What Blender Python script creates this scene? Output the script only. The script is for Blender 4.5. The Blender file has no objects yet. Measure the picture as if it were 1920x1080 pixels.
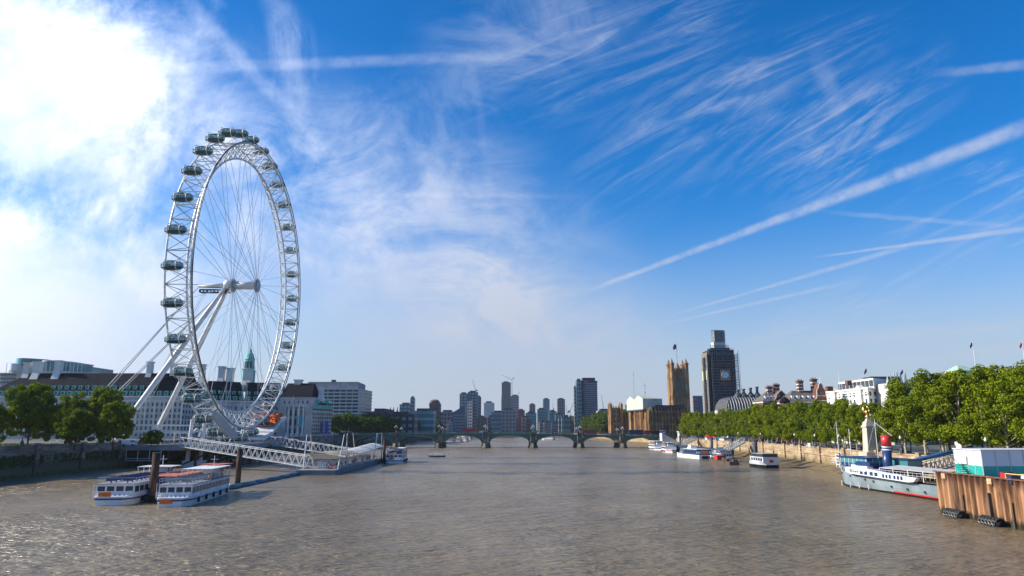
import bpy, math, random
import numpy as np
from mathutils import Vector, Matrix
R=math.radians; PI=math.pi; rnd=random.Random(7)
S=bpy.context.scene; C=S.collection
# ---------------- camera ----------------
F=1300.0; TH=math.atan(264/1300); ST,CT=math.sin(TH),math.cos(TH); CZ=14.0
cam=bpy.data.cameras.new('camera'); co=bpy.data.objects.new('camera',cam); C.objects.link(co)
co.location=(0,0,CZ); co.rotation_euler=(R(90)+TH,0,0); cam.sensor_width=36; cam.lens=F/1920*36
cam.clip_start=.5; cam.clip_end=12000; S.camera=co
S.view_settings.view_transform='Standard'; S.view_settings.look='None'; S.view_settings.gamma=1
S.view_settings.exposure=0.58
# a point of the photograph (1920 px wide) turned into a place, at a known distance or height
def ray(x,y):
    r=(x-960)/F; u=(540-y)/F
    return Vector((r,CT-u*ST,ST+u*CT))
def at(x,y,Y):
    d=ray(x,y); t=Y/d.y; return Vector((d.x*t,Y,CZ+d.z*t))
def gx(x,Y,y=800): return at(x,y,Y).x
def gz(y,Y): return at(960,y,Y).z
# ---------------- sun ----------------
SAZ=R(-88); SEL=R(31)
sund=Vector((math.sin(SAZ)*math.cos(SEL),math.cos(SAZ)*math.cos(SEL),math.sin(SEL)))
sl=bpy.data.lights.new('sun','SUN'); sl.energy=5.0; sl.angle=R(.6); sl.color=(1,.9,.74)
so=bpy.data.objects.new('sun',sl); C.objects.link(so); so.rotation_euler=(-sund).to_track_quat('-Z','Y').to_euler()
# ---------------- world ----------------
W=bpy.data.worlds.new('World'); S.world=W; W.use_nodes=True
class NB:
    def __init__(s,nt): s.nt=nt; s.n=nt.nodes; s.l=nt.links
    def node(s,t,**k):
        o=s.n.new(t)
        for a,b in k.items(): setattr(o,a,b)
        return o
    def inp(s,sock,v):
        if isinstance(v,bpy.types.NodeSocket): s.l.new(v,sock)
        elif v is not None: sock.default_value=v
    def m(s,op,a,b=None,c=None,clamp=False):
        o=s.node('ShaderNodeMath',operation=op,use_clamp=clamp)
        for i,v in enumerate((a,b,c)):
            if v is not None: s.inp(o.inputs[i],v)
        return o.outputs[0]
    def vm(s,op,a,b=None):
        o=s.node('ShaderNodeVectorMath',operation=op)
        s.inp(o.inputs[0],a)
        if b is not None: s.inp(o.inputs[1],b)
        return o.outputs['Value'] if op in('DOT_PRODUCT','LENGTH') else o.outputs[0]
    def ss(s,v,a,b,c=0.,d=1.):
        o=s.node('ShaderNodeMapRange',interpolation_type='SMOOTHSTEP')
        s.inp(o.inputs[0],v); o.inputs[1].default_value=a;o.inputs[2].default_value=b;o.inputs[3].default_value=c;o.inputs[4].default_value=d
        return o.outputs[0]
    def noise(s,vec,sc,det=5,rough=.55,dist=0):
        o=s.node('ShaderNodeTexNoise'); s.inp(o.inputs['Vector'],vec)
        o.inputs['Scale'].default_value=sc;o.inputs['Detail'].default_value=det;o.inputs['Roughness'].default_value=rough;o.inputs['Distortion'].default_value=dist
        return o.outputs[0]
    def mix(s,f,a,b,mode='MIX'):
        o=s.node('ShaderNodeMix',data_type='RGBA',blend_type=mode)
        s.inp(o.inputs[0],f)
        for i,v in ((6,a),(7,b)):
            if isinstance(v,tuple) and len(v)==3: v=v+(1,)
            s.inp(o.inputs[i],v)
        return o.outputs[2]
    def mapping(s,vec,rot=(0,0,0),sc=(1,1,1),loc=(0,0,0)):
        o=s.node('ShaderNodeMapping'); s.inp(o.inputs[0],vec)
        o.inputs['Location'].default_value=loc;o.inputs['Rotation'].default_value=rot;o.inputs['Scale'].default_value=sc
        return o.outputs[0]
w=NB(W.node_tree); bg=W.node_tree.nodes['Background']
sky=w.node('ShaderNodeTexSky',sky_type='NISHITA'); sky.sun_disc=False
sky.sun_elevation=SEL; sky.sun_rotation=SAZ; sky.air_density=1.0; sky.dust_density=.6; sky.ozone_density=2.2; sky.altitude=0
tc=w.node('ShaderNodeTexCoord').outputs['Generated']
d=w.vm('NORMALIZE',tc)
sp=w.node('ShaderNodeSeparateXYZ'); w.l.new(d,sp.inputs[0])
dz=w.m('MAXIMUM',sp.outputs[2],0.)
hz=w.m('ADD',dz,.10)
pl=w.node('ShaderNodeCombineXYZ'); w.l.new(w.m('DIVIDE',sp.outputs[0],hz),pl.inputs[0]); w.l.new(w.m('DIVIDE',sp.outputs[1],hz),pl.inputs[1]); pl=pl.outputs[0]
def pdir(x,y): return ray(x,y).normalized()
def ppos(x,y):
    v=pdir(x,y); return Vector((v.x/(v.z+.1),v.y/(v.z+.1),0))
ydir=w.m('MAXIMUM',sp.outputs[1],.12)
gp=w.node('ShaderNodeCombineXYZ'); w.l.new(w.m('DIVIDE',sp.outputs[0],ydir),gp.inputs[0]); w.l.new(w.m('DIVIDE',sp.outputs[2],ydir),gp.inputs[1]); gp=gp.outputs[0]
def gpos(x,y):
    v=ray(x,y); return (v.x/v.y,v.z/v.y,0)
def patch(x,y,la,lb,ang,soft=.9):   # elliptical patch of sky, turned by ang degrees
    c=gpos(x,y)
    v=w.vm('SUBTRACT',gp,c)
    v=w.mapping(w.mapping(v,rot=(0,0,-R(ang))),sc=(F/la,F/lb,1))
    return w.ss(w.vm('LENGTH',v),1,1-soft)
def fib(ang,sc,across,lo,hi,seed=0,dist=.5,bend=0):   # drawn-out ice fibres
    v=w.mapping(w.mapping(gp,rot=(0,0,-R(ang))),sc=(sc,sc*across,1),loc=(seed,seed*1.7,0))
    return w.ss(w.noise(v,1.,9,.68,dist),lo,hi)
def trail(x0,y0,x1,y1,wd,wob,lo,hi,w2=None,fade=.04):
    A=pdir(x0,y0);B=pdir(x1,y1);n=A.cross(B).normalized();T=n.cross(A).normalized()
    dist=w.vm('DOT_PRODUCT',d,tuple(n))
    wn=w.m('MULTIPLY',w.m('SUBTRACT',w.noise(w.mapping(d,loc=(x0*.01,0,0)),22,4,.6),.5),wob)
    along=w.vm('DOT_PRODUCT',d,tuple(T)); L=math.sin(A.angle(B))
    wid=w.ss(along,0,L,wd,w2 if w2 else wd)
    q=w.m('DIVIDE',w.m('ABSOLUTE',w.m('ADD',dist,wn)),wid)
    core=w.ss(q,1,.15)
    ends=w.m('MULTIPLY',w.ss(along,-fade,fade),w.ss(along,L+fade,L-fade))
    tex=w.ss(w.noise(d,38,6,.65),lo-.1,hi+.1,.25,1.)
    return w.m('MULTIPLY',w.m('MULTIPLY',core,ends),tex)
terms=[]
def T(a,k,b=None):
    if b is not None: a=w.m('MULTIPLY',a,b)
    terms.append(w.m('MULTIPLY',a,k))
brk=w.ss(w.noise(gp,4.2,5,.6),.38,.62)
f1=w.m('MULTIPLY',fib(33,5,7,.40,.74,3,.9),w.m('ADD',.35,w.m('MULTIPLY',brk,.65))); f2=w.m('MULTIPLY',fib(24,5,8,.42,.74,9,.9),w.m('ADD',.35,w.m('MULTIPLY',brk,.65))); f3=fib(5,3,12,.42,.72,15,.6)
T(f1,.62,patch(1270,270,330,170,35)); T(f1,.7,patch(1590,230,330,170,35)); T(f2,.6,patch(1500,110,330,90,22)); T(f2,.45,patch(1150,90,420,200,24))
T(f2,.6,patch(1850,390,300,170,22)); T(f2,.6,patch(1550,585,340,60,22)); T(f3,.5,patch(1800,640,520,110,4)); T(patch(1850,640,600,130,2),.18)
so1=w.ss(w.noise(gp,3.4,9,.64,.5),.30,.70); so2=w.ss(w.noise(w.mapping(gp,rot=(0,0,.6),sc=(1,1.7,1),loc=(2,3,0)),5.5,9,.66,.8),.36,.68)
T(so1,.62,patch(860,500,620,300,-38)); T(so2,.45,patch(820,430,560,320,-38)); T(patch(900,620,640,260,-12),.34); T(so2,.4,patch(1010,600,380,150,-20)); T(so2,.3,patch(520,330,380,280,-40)); T(so1,.25,patch(520,330,500,330,-40))
T(so2,.3,patch(980,80,320,220,30)); T(fib(96,4,6,.42,.7,31,.8),.35,patch(545,110,150,70,98))
T(trail(310,130,960,104,.011,.006,.25,.7),.24)
T(trail(1130,535,1940,232,.005,.005,.3,.58,.013),.6)
T(trail(1560,478,1940,427,.0024,.0016,.2,.5,.005),.5)
T(trail(1290,582,1700,462,.0026,.003,.25,.5,.005),.4)
T(trail(1260,604,1560,536,.0026,.002,.25,.5,.004),.4)
T(trail(340,-10,600,270,.015,.012,.25,.7),.22)
T(trail(515,-10,565,230,.026,.014,.3,.7),.28)
T(trail(590,260,570,340,.012,.012,.3,.7),.2)
T(trail(1780,135,1960,118,.008,.008,.3,.6),.35)
T(trail(880,100,925,400,.01,.01,.25,.7),.07)
T(trail(1540,120,1570,200,.016,.016,.3,.6),.2)
T(trail(700,365,1060,368,.006,.006,.25,.7),.12)
T(trail(1580,400,1900,425,.005,.006,.25,.7),.25)
n1=w.noise(w.mapping(gp,loc=(.3,.2,0)),3.2,9,.62,.3); n2=w.noise(w.mapping(gp,loc=(5,2,0)),11.,8,.62,.3)
nn_=w.m('ADD',w.m('MULTIPLY',w.m('SUBTRACT',n1,.5),1.9),w.m('MULTIPLY',w.m('SUBTRACT',n2,.5),1.2))
def cloud(p,lo,hi,amp,k): T(w.ss(w.m('ADD',p,w.m('MULTIPLY',nn_,amp)),lo,hi),k)
cloud(patch(60,170,860,430,-40,1.),.25,1.1,.75,.92)
cloud(patch(-60,600,950,420,0,1.),.15,.95,.4,1.0)
cloud(patch(280,150,480,330,-30,1.),.3,1.2,.9,.6)
cloud(patch(60,430,700,220,-10,1.),.4,1.2,1.0,.4)
acc=terms[0]
for t in terms[1:]: acc=w.m('ADD',acc,t)
dens=w.m('MINIMUM',w.m('MAXIMUM',acc,0.),1.)
hs=w.node('ShaderNodeHueSaturation'); hs.inputs['Saturation'].default_value=1.45; hs.inputs['Value'].default_value=1.0; hs.inputs['Hue'].default_value=.492
w.l.new(sky.outputs[0],hs.inputs['Color'])
skyc=w.mix(1.,hs.outputs[0],(.44,.80,1.10),'MULTIPLY')
sd=w.vm('DOT_PRODUCT',d,tuple(sund))
glow=w.m('POWER',w.m('MAXIMUM',sd,0.),2.2)
cb=w.m('ADD',4.3,w.m('MULTIPLY',glow,8.5))
cc=w.node('ShaderNodeCombineColor'); w.l.new(w.m('MULTIPLY',cb,.86),cc.inputs[0]);w.l.new(w.m('MULTIPLY',cb,.96),cc.inputs[1]);w.l.new(w.m('MULTIPLY',cb,1.2),cc.inputs[2])
col=w.mix(dens,skyc,cc.outputs[0])
# pale murk low over the town
low=w.ss(dz,.32,-.01,0,.93)
mk=w.node('ShaderNodeCombineColor'); mg=w.m('ADD',1.,w.m('MULTIPLY',w.m('POWER',w.m('MAXIMUM',sd,0.),3.),3.2))
for i_,v_ in enumerate((3.15,3.45,4.1)): w.l.new(w.m('MULTIPLY',mg,v_),mk.inputs[i_])
col=w.mix(low,col,mk.outputs[0])
w.l.new(col,bg.inputs[0]); bg.inputs[1].default_value=.108
# ---------------- materials ----------------
MT={}
def mat(n,c,r=.6,var=.18,sc=.6,met=0,c2=None,bump=0,stretch=(1,1,1),lo=.35,hi=.65,coord='Object'):
    if n in MT: return MT[n]
    m=bpy.data.materials.new(n); m.use_nodes=True; b=NB(m.node_tree); p=m.node_tree.nodes['Principled BSDF']
    p.inputs['Roughness'].default_value=r; p.inputs['Metallic'].default_value=met; p.inputs['Specular IOR Level'].default_value=.5 if r<.6 else .15
    v=b.mapping(b.node('ShaderNodeTexCoord').outputs[coord],sc=stretch)
    nz=b.noise(v,sc,6,.6)
    c2=c2 or tuple(min(1,x*(1+var)) for x in c); c1=tuple(x*(1-var) for x in c) if var else c
    colr=b.mix(b.ss(nz,lo,hi),c1,c2); b.l.new(colr,p.inputs['Base Color'])
    if bump:
        bn=b.node('ShaderNodeBump'); bn.inputs['Strength'].default_value=bump; bn.inputs['Distance'].default_value=.1
        b.l.new(b.noise(v,sc*4,4),bn.inputs['Height']); b.l.new(bn.outputs[0],p.inputs['Normal'])
    MT[n]=m; return m
def glassmat(n,c,alpha=.45,r=.06):
    m=bpy.data.materials.new(n); m.use_nodes=True; b=NB(m.node_tree); p=m.node_tree.nodes['Principled BSDF']
    p.inputs['Base Color'].default_value=c+(1,); p.inputs['Roughness'].default_value=r; p.inputs['IOR'].default_value=1.6
    t=b.node('ShaderNodeBsdfTransparent'); t.inputs[0].default_value=tuple(.5+.5*x for x in c)+(1,)
    mx=b.node('ShaderNodeMixShader'); mx.inputs[0].default_value=alpha
    b.l.new(t.outputs[0],mx.inputs[1]); b.l.new(p.outputs[0],mx.inputs[2]); b.l.new(mx.outputs[0],m.node_tree.nodes['Material Output'].inputs[0])
    return m
def leafmat(n,a,b_,c_,tr=.35):
    m=bpy.data.materials.new(n); m.use_nodes=True; b=NB(m.node_tree); nt=m.node_tree
    g=b.node('ShaderNodeNewGeometry').outputs['Position']
    oi=b.node('ShaderNodeObjectInfo').outputs['Random']
    n1=b.ss(b.noise(g,.35,3),.4,.62); n2=b.ss(b.noise(g,1.9,3),.42,.7)
    col=b.mix(n1,a,b_); col=b.mix(b.m('MULTIPLY',n2,.75),col,c_)
    col=b.mix(b.m('MULTIPLY',oi,.35),col,a)
    di=b.node('ShaderNodeBsdfDiffuse'); ts=b.node('ShaderNodeBsdfTranslucent'); mx=b.node('ShaderNodeMixShader'); mx.inputs[0].default_value=tr
    b.l.new(col,di.inputs[0]); b.l.new(col,ts.inputs[0]); b.l.new(di.outputs[0],mx.inputs[1]); b.l.new(ts.outputs[0],mx.inputs[2])
    b.l.new(mx.outputs[0],nt.nodes['Material Output'].inputs[0]); return m
white=mat('white_paint',(.7,.71,.72),.4,.1,.5)
galv=mat('galvanised_white',(.46,.48,.5),.5,.15,.5)
offw=mat('off_white_paint',(.6,.61,.62),.45,.1,.4)
steel=mat('grey_steel',(.36,.39,.42),.45,.12,.8,.2)
dsteel=mat('dark_steel',(.05,.06,.07),.5,.2,.8,.2)
black=mat('black_rubber',(.02,.02,.022),.7,.2,2)
stone=mat('portland_stone',(.46,.45,.43),.85,.14,.12,c2=(.56,.545,.52),bump=.2)
stone_w=mat('white_stone',(.66,.64,.6),.8,.1,.15)
slate=mat('dark_slate',(.007,.009,.016),.95,.25,.3)
copper=mat('green_copper',(.13,.42,.36),.6,.25,.5)
wglass=mat('window_glass',(.03,.045,.06),.12,.3,.2)
bglass=mat('blue_glass',(.06,.13,.19),.15,.3,.05)
tglass=mat('teal_glass',(.05,.2,.22),.15,.3,.05)
gothic=mat('tan_gothic_stone',(.22,.125,.055),.85,.25,.3,c2=(.42,.26,.13),stretch=(1,1,.3),bump=.3)
brick=mat('red_brick',(.17,.075,.05),.85,.2,.3)
concrete=mat('pale_concrete',(.5,.5,.48),.8,.12,.2)
greyc=mat('grey_concrete',(.27,.28,.3),.8,.15,.2)
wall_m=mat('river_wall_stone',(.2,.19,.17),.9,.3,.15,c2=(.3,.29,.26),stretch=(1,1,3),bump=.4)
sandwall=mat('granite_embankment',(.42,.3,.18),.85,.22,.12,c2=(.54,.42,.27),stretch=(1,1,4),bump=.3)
algae=mat('algae_stone',(.07,.075,.035),.95,.3,.5)
bark=mat('plane_bark',(.25,.21,.15),.9,.35,1.2,c2=(.42,.37,.28),bump=.4)
dbark=mat('dark_bark',(.07,.055,.04),.9,.3,1.5,bump=.4)
bridge_g=mat('bridge_green',(.035,.11,.075),.5,.2,.3)
bridge_l=mat('bridge_green_trim',(.13,.22,.17),.5,.2,.3)
pierst=mat('bridge_pier_stone',(.12,.12,.1),.9,.3,.3,c2=(.24,.22,.17))
red=mat('red_paint',(.5,.03,.03),.35,.1,1); orange=mat('orange_paint',(.75,.16,.02),.5,.15,2)
navy=mat('navy_paint',(.015,.04,.14),.35,.15,.5); teal=mat('teal_paint',(.02,.36,.31),.5,.12,.4)
gold=mat('gilding',(.8,.5,.14),.3,.1,2,.8)
rust=mat('rusty_steel',(.15,.075,.04),.85,.3,.22,c2=(.40,.22,.12),stretch=(3,3,.3),bump=.5,lo=.42,hi=.62)
pilem=mat('rusty_pile',(.07,.04,.03),.85,.4,.5,c2=(.17,.09,.06),stretch=(2,2,.3))
tan=mat('tan_canvas',(.42,.34,.24),.8,.15,.6)
timber=mat('weathered_timber',(.09,.075,.06),.9,.35,.6,stretch=(2,2,.4))
asph=mat('asphalt',(.05,.05,.052),.9,.2,.3); pave=mat('pavement_slabs',(.28,.26,.23),.9,.15,.2)
grass=mat('grass',(.09,.17,.03),.95,.25,.3); land=mat('city_ground',(.12,.12,.11),.95,.3,.02)
skin=mat('skin',(.45,.27,.19),.6,.05,2); hair=mat('hair',(.04,.025,.02),.8,.1,2)
capg=glassmat('capsule_glass',(.05,.24,.24),.26); caphull=mat('capsule_hull',(.03,.075,.08),.35,.2,.5)
def blocks(m,sw=2.2,sh=.75,dark=.45):
    b=NB(m.node_tree); p=m.node_tree.nodes['Principled BSDF']; src=p.inputs['Base Color'].links[0].from_socket
    s=b.node('ShaderNodeSeparateXYZ'); b.l.new(b.node('ShaderNodeNewGeometry').outputs['Position'],s.inputs[0])
    c=b.node('ShaderNodeCombineXYZ'); b.l.new(b.m('ADD',s.outputs[0],s.outputs[1]),c.inputs[0]); b.l.new(s.outputs[2],c.inputs[1])
    t=b.node('ShaderNodeTexBrick'); t.inputs['Scale'].default_value=1; t.inputs['Brick Width'].default_value=sw; t.inputs['Row Height'].default_value=sh; t.inputs['Mortar Size'].default_value=.045
    t.inputs['Color1'].default_value=(1,1,1,1);t.inputs['Color2'].default_value=(.72,.72,.72,1);t.inputs['Mortar'].default_value=(dark,dark,dark,1)
    b.l.new(c.outputs[0],t.inputs[0]); b.l.new(b.mix(1.,src,t.outputs[0],'MULTIPLY'),p.inputs['Base Color'])
for q_ in(wall_m,sandwall,pierst): blocks(q_)
def tidemark(m,z0,z1,c):
    b=NB(m.node_tree); p=m.node_tree.nodes['Principled BSDF']; src=p.inputs['Base Color'].links[0].from_socket
    g=b.node('ShaderNodeNewGeometry').outputs['Position']; s=b.node('ShaderNodeSeparateXYZ'); b.l.new(g,s.inputs[0])
    z=b.m('ADD',s.outputs[2],b.m('MULTIPLY',b.m('SUBTRACT',b.noise(b.mapping(g,sc=(1,1,.4)),.9,5,.65),.5),2.6))
    b.l.new(b.mix(b.ss(z,z0,z1),src,c),p.inputs['Base Color'])
tidemark(rust,1.3,.5,(.045,.04,.025)); tidemark(rust,4.6,6.8,(.075,.035,.025)); tidemark(wall_m,5.,3.2,(.1,.1,.07)); tidemark(sandwall,3.4,2.2,(.22,.17,.09)); tidemark(pilem,2.2,1.2,(.03,.035,.02))
# ---------------- mesh builder ----------------
class MB:
    def __init__(s): s.v=[];s.f=[];s.m=[]
    def add(s,vs,fs,mi=0):
        n=len(s.v); s.v+=[tuple(v) for v in vs]; s.f+=[tuple(i+n for i in f) for f in fs]; s.m+=[mi]*len(fs); return s
    def bx(s,c,z,rz=0,mi=0):   # centre, size, turn
        a,b=math.cos(rz),math.sin(rz); vs=[]
        for k in(-.5,.5):
            for i,j in((-.5,-.5),(.5,-.5),(.5,.5),(-.5,.5)):
                x,y=i*z[0],j*z[1]; vs.append((c[0]+x*a-y*b,c[1]+x*b+y*a,c[2]+k*z[2]))
        return s.add(vs,[(3,2,1,0),(4,5,6,7),(0,1,5,4),(1,2,6,5),(2,3,7,6),(3,0,4,7)],mi)
    def box(s,a,b,mi=0): return s.bx([(a[i]+b[i])/2 for i in range(3)],[abs(b[i]-a[i]) for i in range(3)],0,mi)
    def cyl(s,p,q,r,r2=None,n=8,mi=0):
        p,q=Vector(p),Vector(q); r2=r if r2 is None else r2; dd=(q-p)
        if dd.length<1e-6: return s
        dd.normalize(); u=dd.cross(Vector((0,0,1)) if abs(dd.z)<.95 else Vector((1,0,0))).normalized(); v=dd.cross(u)
        vs=[]
        for c,rr in((p,r),(q,r2)):
            for i in range(n):
                a=2*PI*i/n+PI/n; vs.append(c+(u*math.cos(a)+v*math.sin(a))*rr)
        fs=[(i,(i+1)%n,n+(i+1)%n,n+i) for i in range(n)]+[tuple(range(n))[::-1],tuple(range(n,2*n))]
        return s.add(vs,fs,mi)
    def tube(s,pts,r,n=6,closed=False,mi=0):
        m=len(pts); pts=[Vector(p) for p in pts]; vs=[]
        for k,p in enumerate(pts):
            a=pts[(k+1)%m] if (closed or k<m-1) else p; b=pts[k-1] if (closed or k>0) else p
            t=(a-b).normalized(); u=t.cross(Vector((0,0,1)) if abs(t.z)<.9 else Vector((1,0,0)))
            if closed: u=t.cross(Vector((1,0,0)))
            u.normalize(); v=t.cross(u); rr=r[k] if isinstance(r,(list,tuple)) else r
            for i in range(n):
                a=2*PI*i/n; vs.append(p+(u*math.cos(a)+v*math.sin(a))*rr)
        fs=[]
        for k in range(m if closed else m-1):
            for i in range(n):
                a,b=k*n,((k+1)%m)*n; fs.append((a+i,a+(i+1)%n,b+(i+1)%n,b+i))
        if not closed: fs+=[tuple(range(n))[::-1],tuple((m-1)*n+i for i in range(n))]
        return s.add(vs,fs,mi)
    def prism(s,poly,z0,z1,mi=0,top=None):
        n=len(poly); top=top or poly
        vs=[(p[0],p[1],z0) for p in poly]+[(p[0],p[1],z1) for p in top]
        return s.add(vs,[(i,(i+1)%n,n+(i+1)%n,n+i) for i in range(n)]+[tuple(range(n))[::-1],tuple(range(n,2*n))],mi)
    def slab(s,pts,vec,mi=0):
        n=len(pts); vs=[Vector(p) for p in pts]; vs+=[p+Vector(vec) for p in vs]
        return s.add(vs,[(i,(i+1)%n,n+(i+1)%n,n+i) for i in range(n)]+[tuple(range(n))[::-1],tuple(range(n,2*n))],mi)
    def lathe(s,prof,c=(0,0,0),n=12,mi=0,sx=1,sy=1):
        vs=[];m=len(prof)
        for r,z in prof:
            for i in range(n):
                a=2*PI*(i+.5)/n; vs.append((c[0]+r*sx*math.cos(a),c[1]+r*sy*math.sin(a),c[2]+z))
        fs=[(k*n+i,k*n+(i+1)%n,(k+1)*n+(i+1)%n,(k+1)*n+i) for k in range(m-1) for i in range(n)]
        fs+=[tuple(range(n))[::-1],tuple((m-1)*n+i for i in range(n))]
        return s.add(vs,fs,mi)
    def hip(s,x0,x1,y0,y1,z,h,ix,iy=None,mi=0,t=None):  # hipped roof
        iy=(y1-y0)/2-.3 if iy is None else iy
        vs=[(x0,y0,z),(x1,y0,z),(x1,y1,z),(x0,y1,z),(x0+ix,y0+iy,z+h),(x1-ix,y0+iy,z+h),(x1-ix,y1-iy,z+h),(x0+ix,y1-iy,z+h)]
        return s.add(vs,[(3,2,1,0),(4,5,6,7),(0,1,5,4),(1,2,6,5),(2,3,7,6),(3,0,4,7)],mi)
    def build(s,name,mats,parent=None,smooth=False,local=False):
        if not isinstance(mats,(list,tuple)): mats=[mats]
        o=Vector((0,0,0)); p=parent
        if not local:
            while p: o+=p.location; p=p.parent
        me=bpy.data.meshes.new(name); me.from_pydata([tuple(Vector(v)-o) for v in s.v],[],s.f)
        for m in mats: me.materials.append(m)
        if len(mats)>1: me.polygons.foreach_set('material_index',s.m)
        if smooth: me.polygons.foreach_set('use_smooth',[True]*len(s.f))
        ob=bpy.data.objects.new(name,me); C.objects.link(ob); ob.parent=parent; return ob
def tag(o,label=None,cat=None,group=None,kind=None):
    for k,v in(('label',label),('category',cat),('group',group),('kind',kind)):
        if v: o[k]=v
    return o
def thing(name,label,cat,loc=(0,0,0),group=None):
    o=bpy.data.objects.new(name,None); o.empty_display_size=.5; C.objects.link(o); o.location=loc; return tag(o,label,cat,group)
KIDS={}
def kids(o):
    return [c for c in o.children]
def dup(o,parent=None,loc=None,rz=None,label=None,sc=None,mats=None):
    c=o.copy(); C.objects.link(c); c.parent=parent
    if loc is not None: c.location=loc
    if rz is not None: c.rotation_euler=(0,0,rz)
    if sc is not None: c.scale=(sc,)*3 if not isinstance(sc,(tuple,list)) else sc
    if label: c['label']=label
    for ch in list(o.children): dup(ch,c)
    return c
def struct(o): o['kind']='structure'; return o
ORD=['first','second','third','fourth','fifth','sixth','seventh','eighth','ninth','tenth','eleventh','twelfth','thirteenth','fourteenth','fifteenth','sixteenth','seventeenth','eighteenth','nineteenth','twentieth']
def ordn(i):
    if i<20: return ORD[i]
    t=['twenty','thirty','forty','fifty'][(i+1)//10-2]; u=(i+1)%10
    return (t+'-'+ORD[u-1]) if u else {'twenty':'twentieth','thirty':'thirtieth','forty':'fortieth','fifty':'fiftieth'}[t]
_um={}
def unitbox(m,th=.3):
    k=(m.name,th)
    if k not in _um:
        b=MB().bx((0,0,0),(1,th,1)); me=bpy.data.meshes.new('window'); me.from_pydata(b.v,[],b.f); me.materials.append(m); _um[k]=me
    return _um[k]
def windows(par,items,m,name='window',cap=100,th=.3):
    """items: (centre, turn, width, height); each a part, past the cap one part of the rest"""
    o=Vector((0,0,0)); p=par
    while p: o+=p.location; p=p.parent
    items=sorted(items,key=lambda t:-(t[2]*t[3])/max(1,(Vector(t[0])-co.location).length)**2)
    for c,rz,ww,hh in items[:cap]:
        q=bpy.data.objects.new(name,unitbox(m,th)); C.objects.link(q); q.parent=par
        q.location=Vector(c)-o; q.rotation_euler=(0,0,rz); q.scale=(ww,1,hh)
    if len(items)>cap:
        b=MB()
        for c,rz,ww,hh in items[cap:]: b.bx(c,(ww,th,hh),rz)
        tag(b.build(name+'s_further',m,par),kind='stuff')
def grid(p,q,z0,z1,nu,nv,fw=.5,fh=.6,skip=None):
    """window rects on the wall from p to q (xy), between two heights"""
    p=Vector((p[0],p[1]));q=Vector((q[0],q[1]));L=(q-p).length;a=math.atan2(q.y-p.y,q.x-p.x);out=[]
    for j in range(nv):
        for i in range(nu):
            t=(i+.5)/nu; c=p.lerp(q,t); out.append(((c.x,c.y,z0+(j+.5)*(z1-z0)/nv),a,L/nu*fw,(z1-z0)/nv*fh))
    return out
def lerpt(tab,v):
    for (a,b),(c,e) in zip(tab,tab[1:]):
        if v<=c: return b+(e-b)*(v-a)/(c-a) if v>a else b
    return tab[-1][1]
LBT=[(-60,-143),(60,-142),(190,-141),(276,-144),(400,-137),(530,-125),(650,-107),(1000,-109),(1700,-110),(2600,-150)]
RBT=[(-60,103),(60,104),(200,108),(246,111),(364,125),(530,122),(700,112),(1000,108),(1700,98),(2600,40)]
LB=lambda Y:lerpt(LBT,Y); RB=lambda Y:lerpt(RBT,Y)
ZL,ZR=8.0,6.0
# ---------------- water, ground ----------------
def watermat():
    m=bpy.data.materials.new('river_water'); m.use_nodes=True; b=NB(m.node_tree); p=m.node_tree.nodes['Principled BSDF']
    g=b.node('ShaderNodeTexCoord').outputs['Object']
    big=b.ss(b.noise(b.mapping(g,sc=(1,.35,1)),.02,4,.6,.6),.35,.68)
    b.l.new(b.mix(big,(.17,.125,.07),(.235,.185,.118)),p.inputs['Base Color'])
    p.inputs['IOR'].default_value=1.36
    b.l.new(b.ss(b.noise(b.mapping(g,sc=(1,.3,1)),.015,3,.6,.8),.35,.7,.2,.3),p.inputs['Roughness'])
    w1=b.noise(b.mapping(g,rot=(0,0,.25),sc=(.45,1.5,1)),.42,3,.6,.4); w2=b.noise(b.mapping(g,rot=(0,0,-.3),sc=(.5,1.4,1)),1.5,3,.55,.3); w3=b.noise(b.mapping(g,rot=(0,0,.1),sc=(.5,1.3,1)),.09,3,.55)
    h=b.m('ADD',b.m('ADD',b.m('MULTIPLY',w1,1.3),b.m('MULTIPLY',w2,.58)),b.m('MULTIPLY',w3,2.2))
    calm=b.ss(b.noise(b.mapping(g,rot=(0,0,.1),sc=(1,.22,1)),.03,4,.6),.3,.62,.55,1.)
    bn=b.node('ShaderNodeBump'); bn.inputs['Distance'].default_value=1.6
    b.l.new(b.m('MULTIPLY',calm,.85),bn.inputs['Strength'])
    b.l.new(h,bn.inputs['Height']); b.l.new(bn.outputs[0],p.inputs['Normal']); return m
o=MB().add([(-4200,-200,0),(4200,-200,0),(4200,4200,0),(-4200,4200,0)],[(0,1,2,3)]).build('water',watermat()); struct(o)
ys=[-60,60,190,276,340,400,460,530,590,650,800,1000,1300,1700,2100,2600]
b=MB(); 
for y0,y1 in zip(ys,ys[1:]): b.add([(-4000,y0,ZL),(LB(y0),y0,ZL),(LB(y1),y1,ZL),(-4000,y1,ZL)],[(0,1,2,3)])
b.add([(-4000,2600,ZL),(LB(2600),2600,ZL),(60,4000,6.),(-4000,4000,ZL)],[(0,1,2,3)])
struct(b.build('ground',land))
b=MB(); yr=[-60,60,200,246,300,364,440,530,600,700,850,1000,1300,1700,2100,2600]
for y0,y1 in zip(yr,yr[1:]): b.add([(RB(y0),y0,ZR),(4000,y0,ZR),(4000,y1,ZR),(RB(y1),y1,ZR)],[(0,1,2,3)])
b.add([(LB(2600),2600,5.98),(4000,2600,5.98),(4000,4100,5.98),(-300,4100,5.98)],[(0,1,2,3)])
b.add([(LB(2600),2600,-1),(LB(2600),2600,5.98),(4000,2600,5.98),(4000,2600,-1)],[(0,1,2,3)])
struct(b.build('ground',land))
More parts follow.
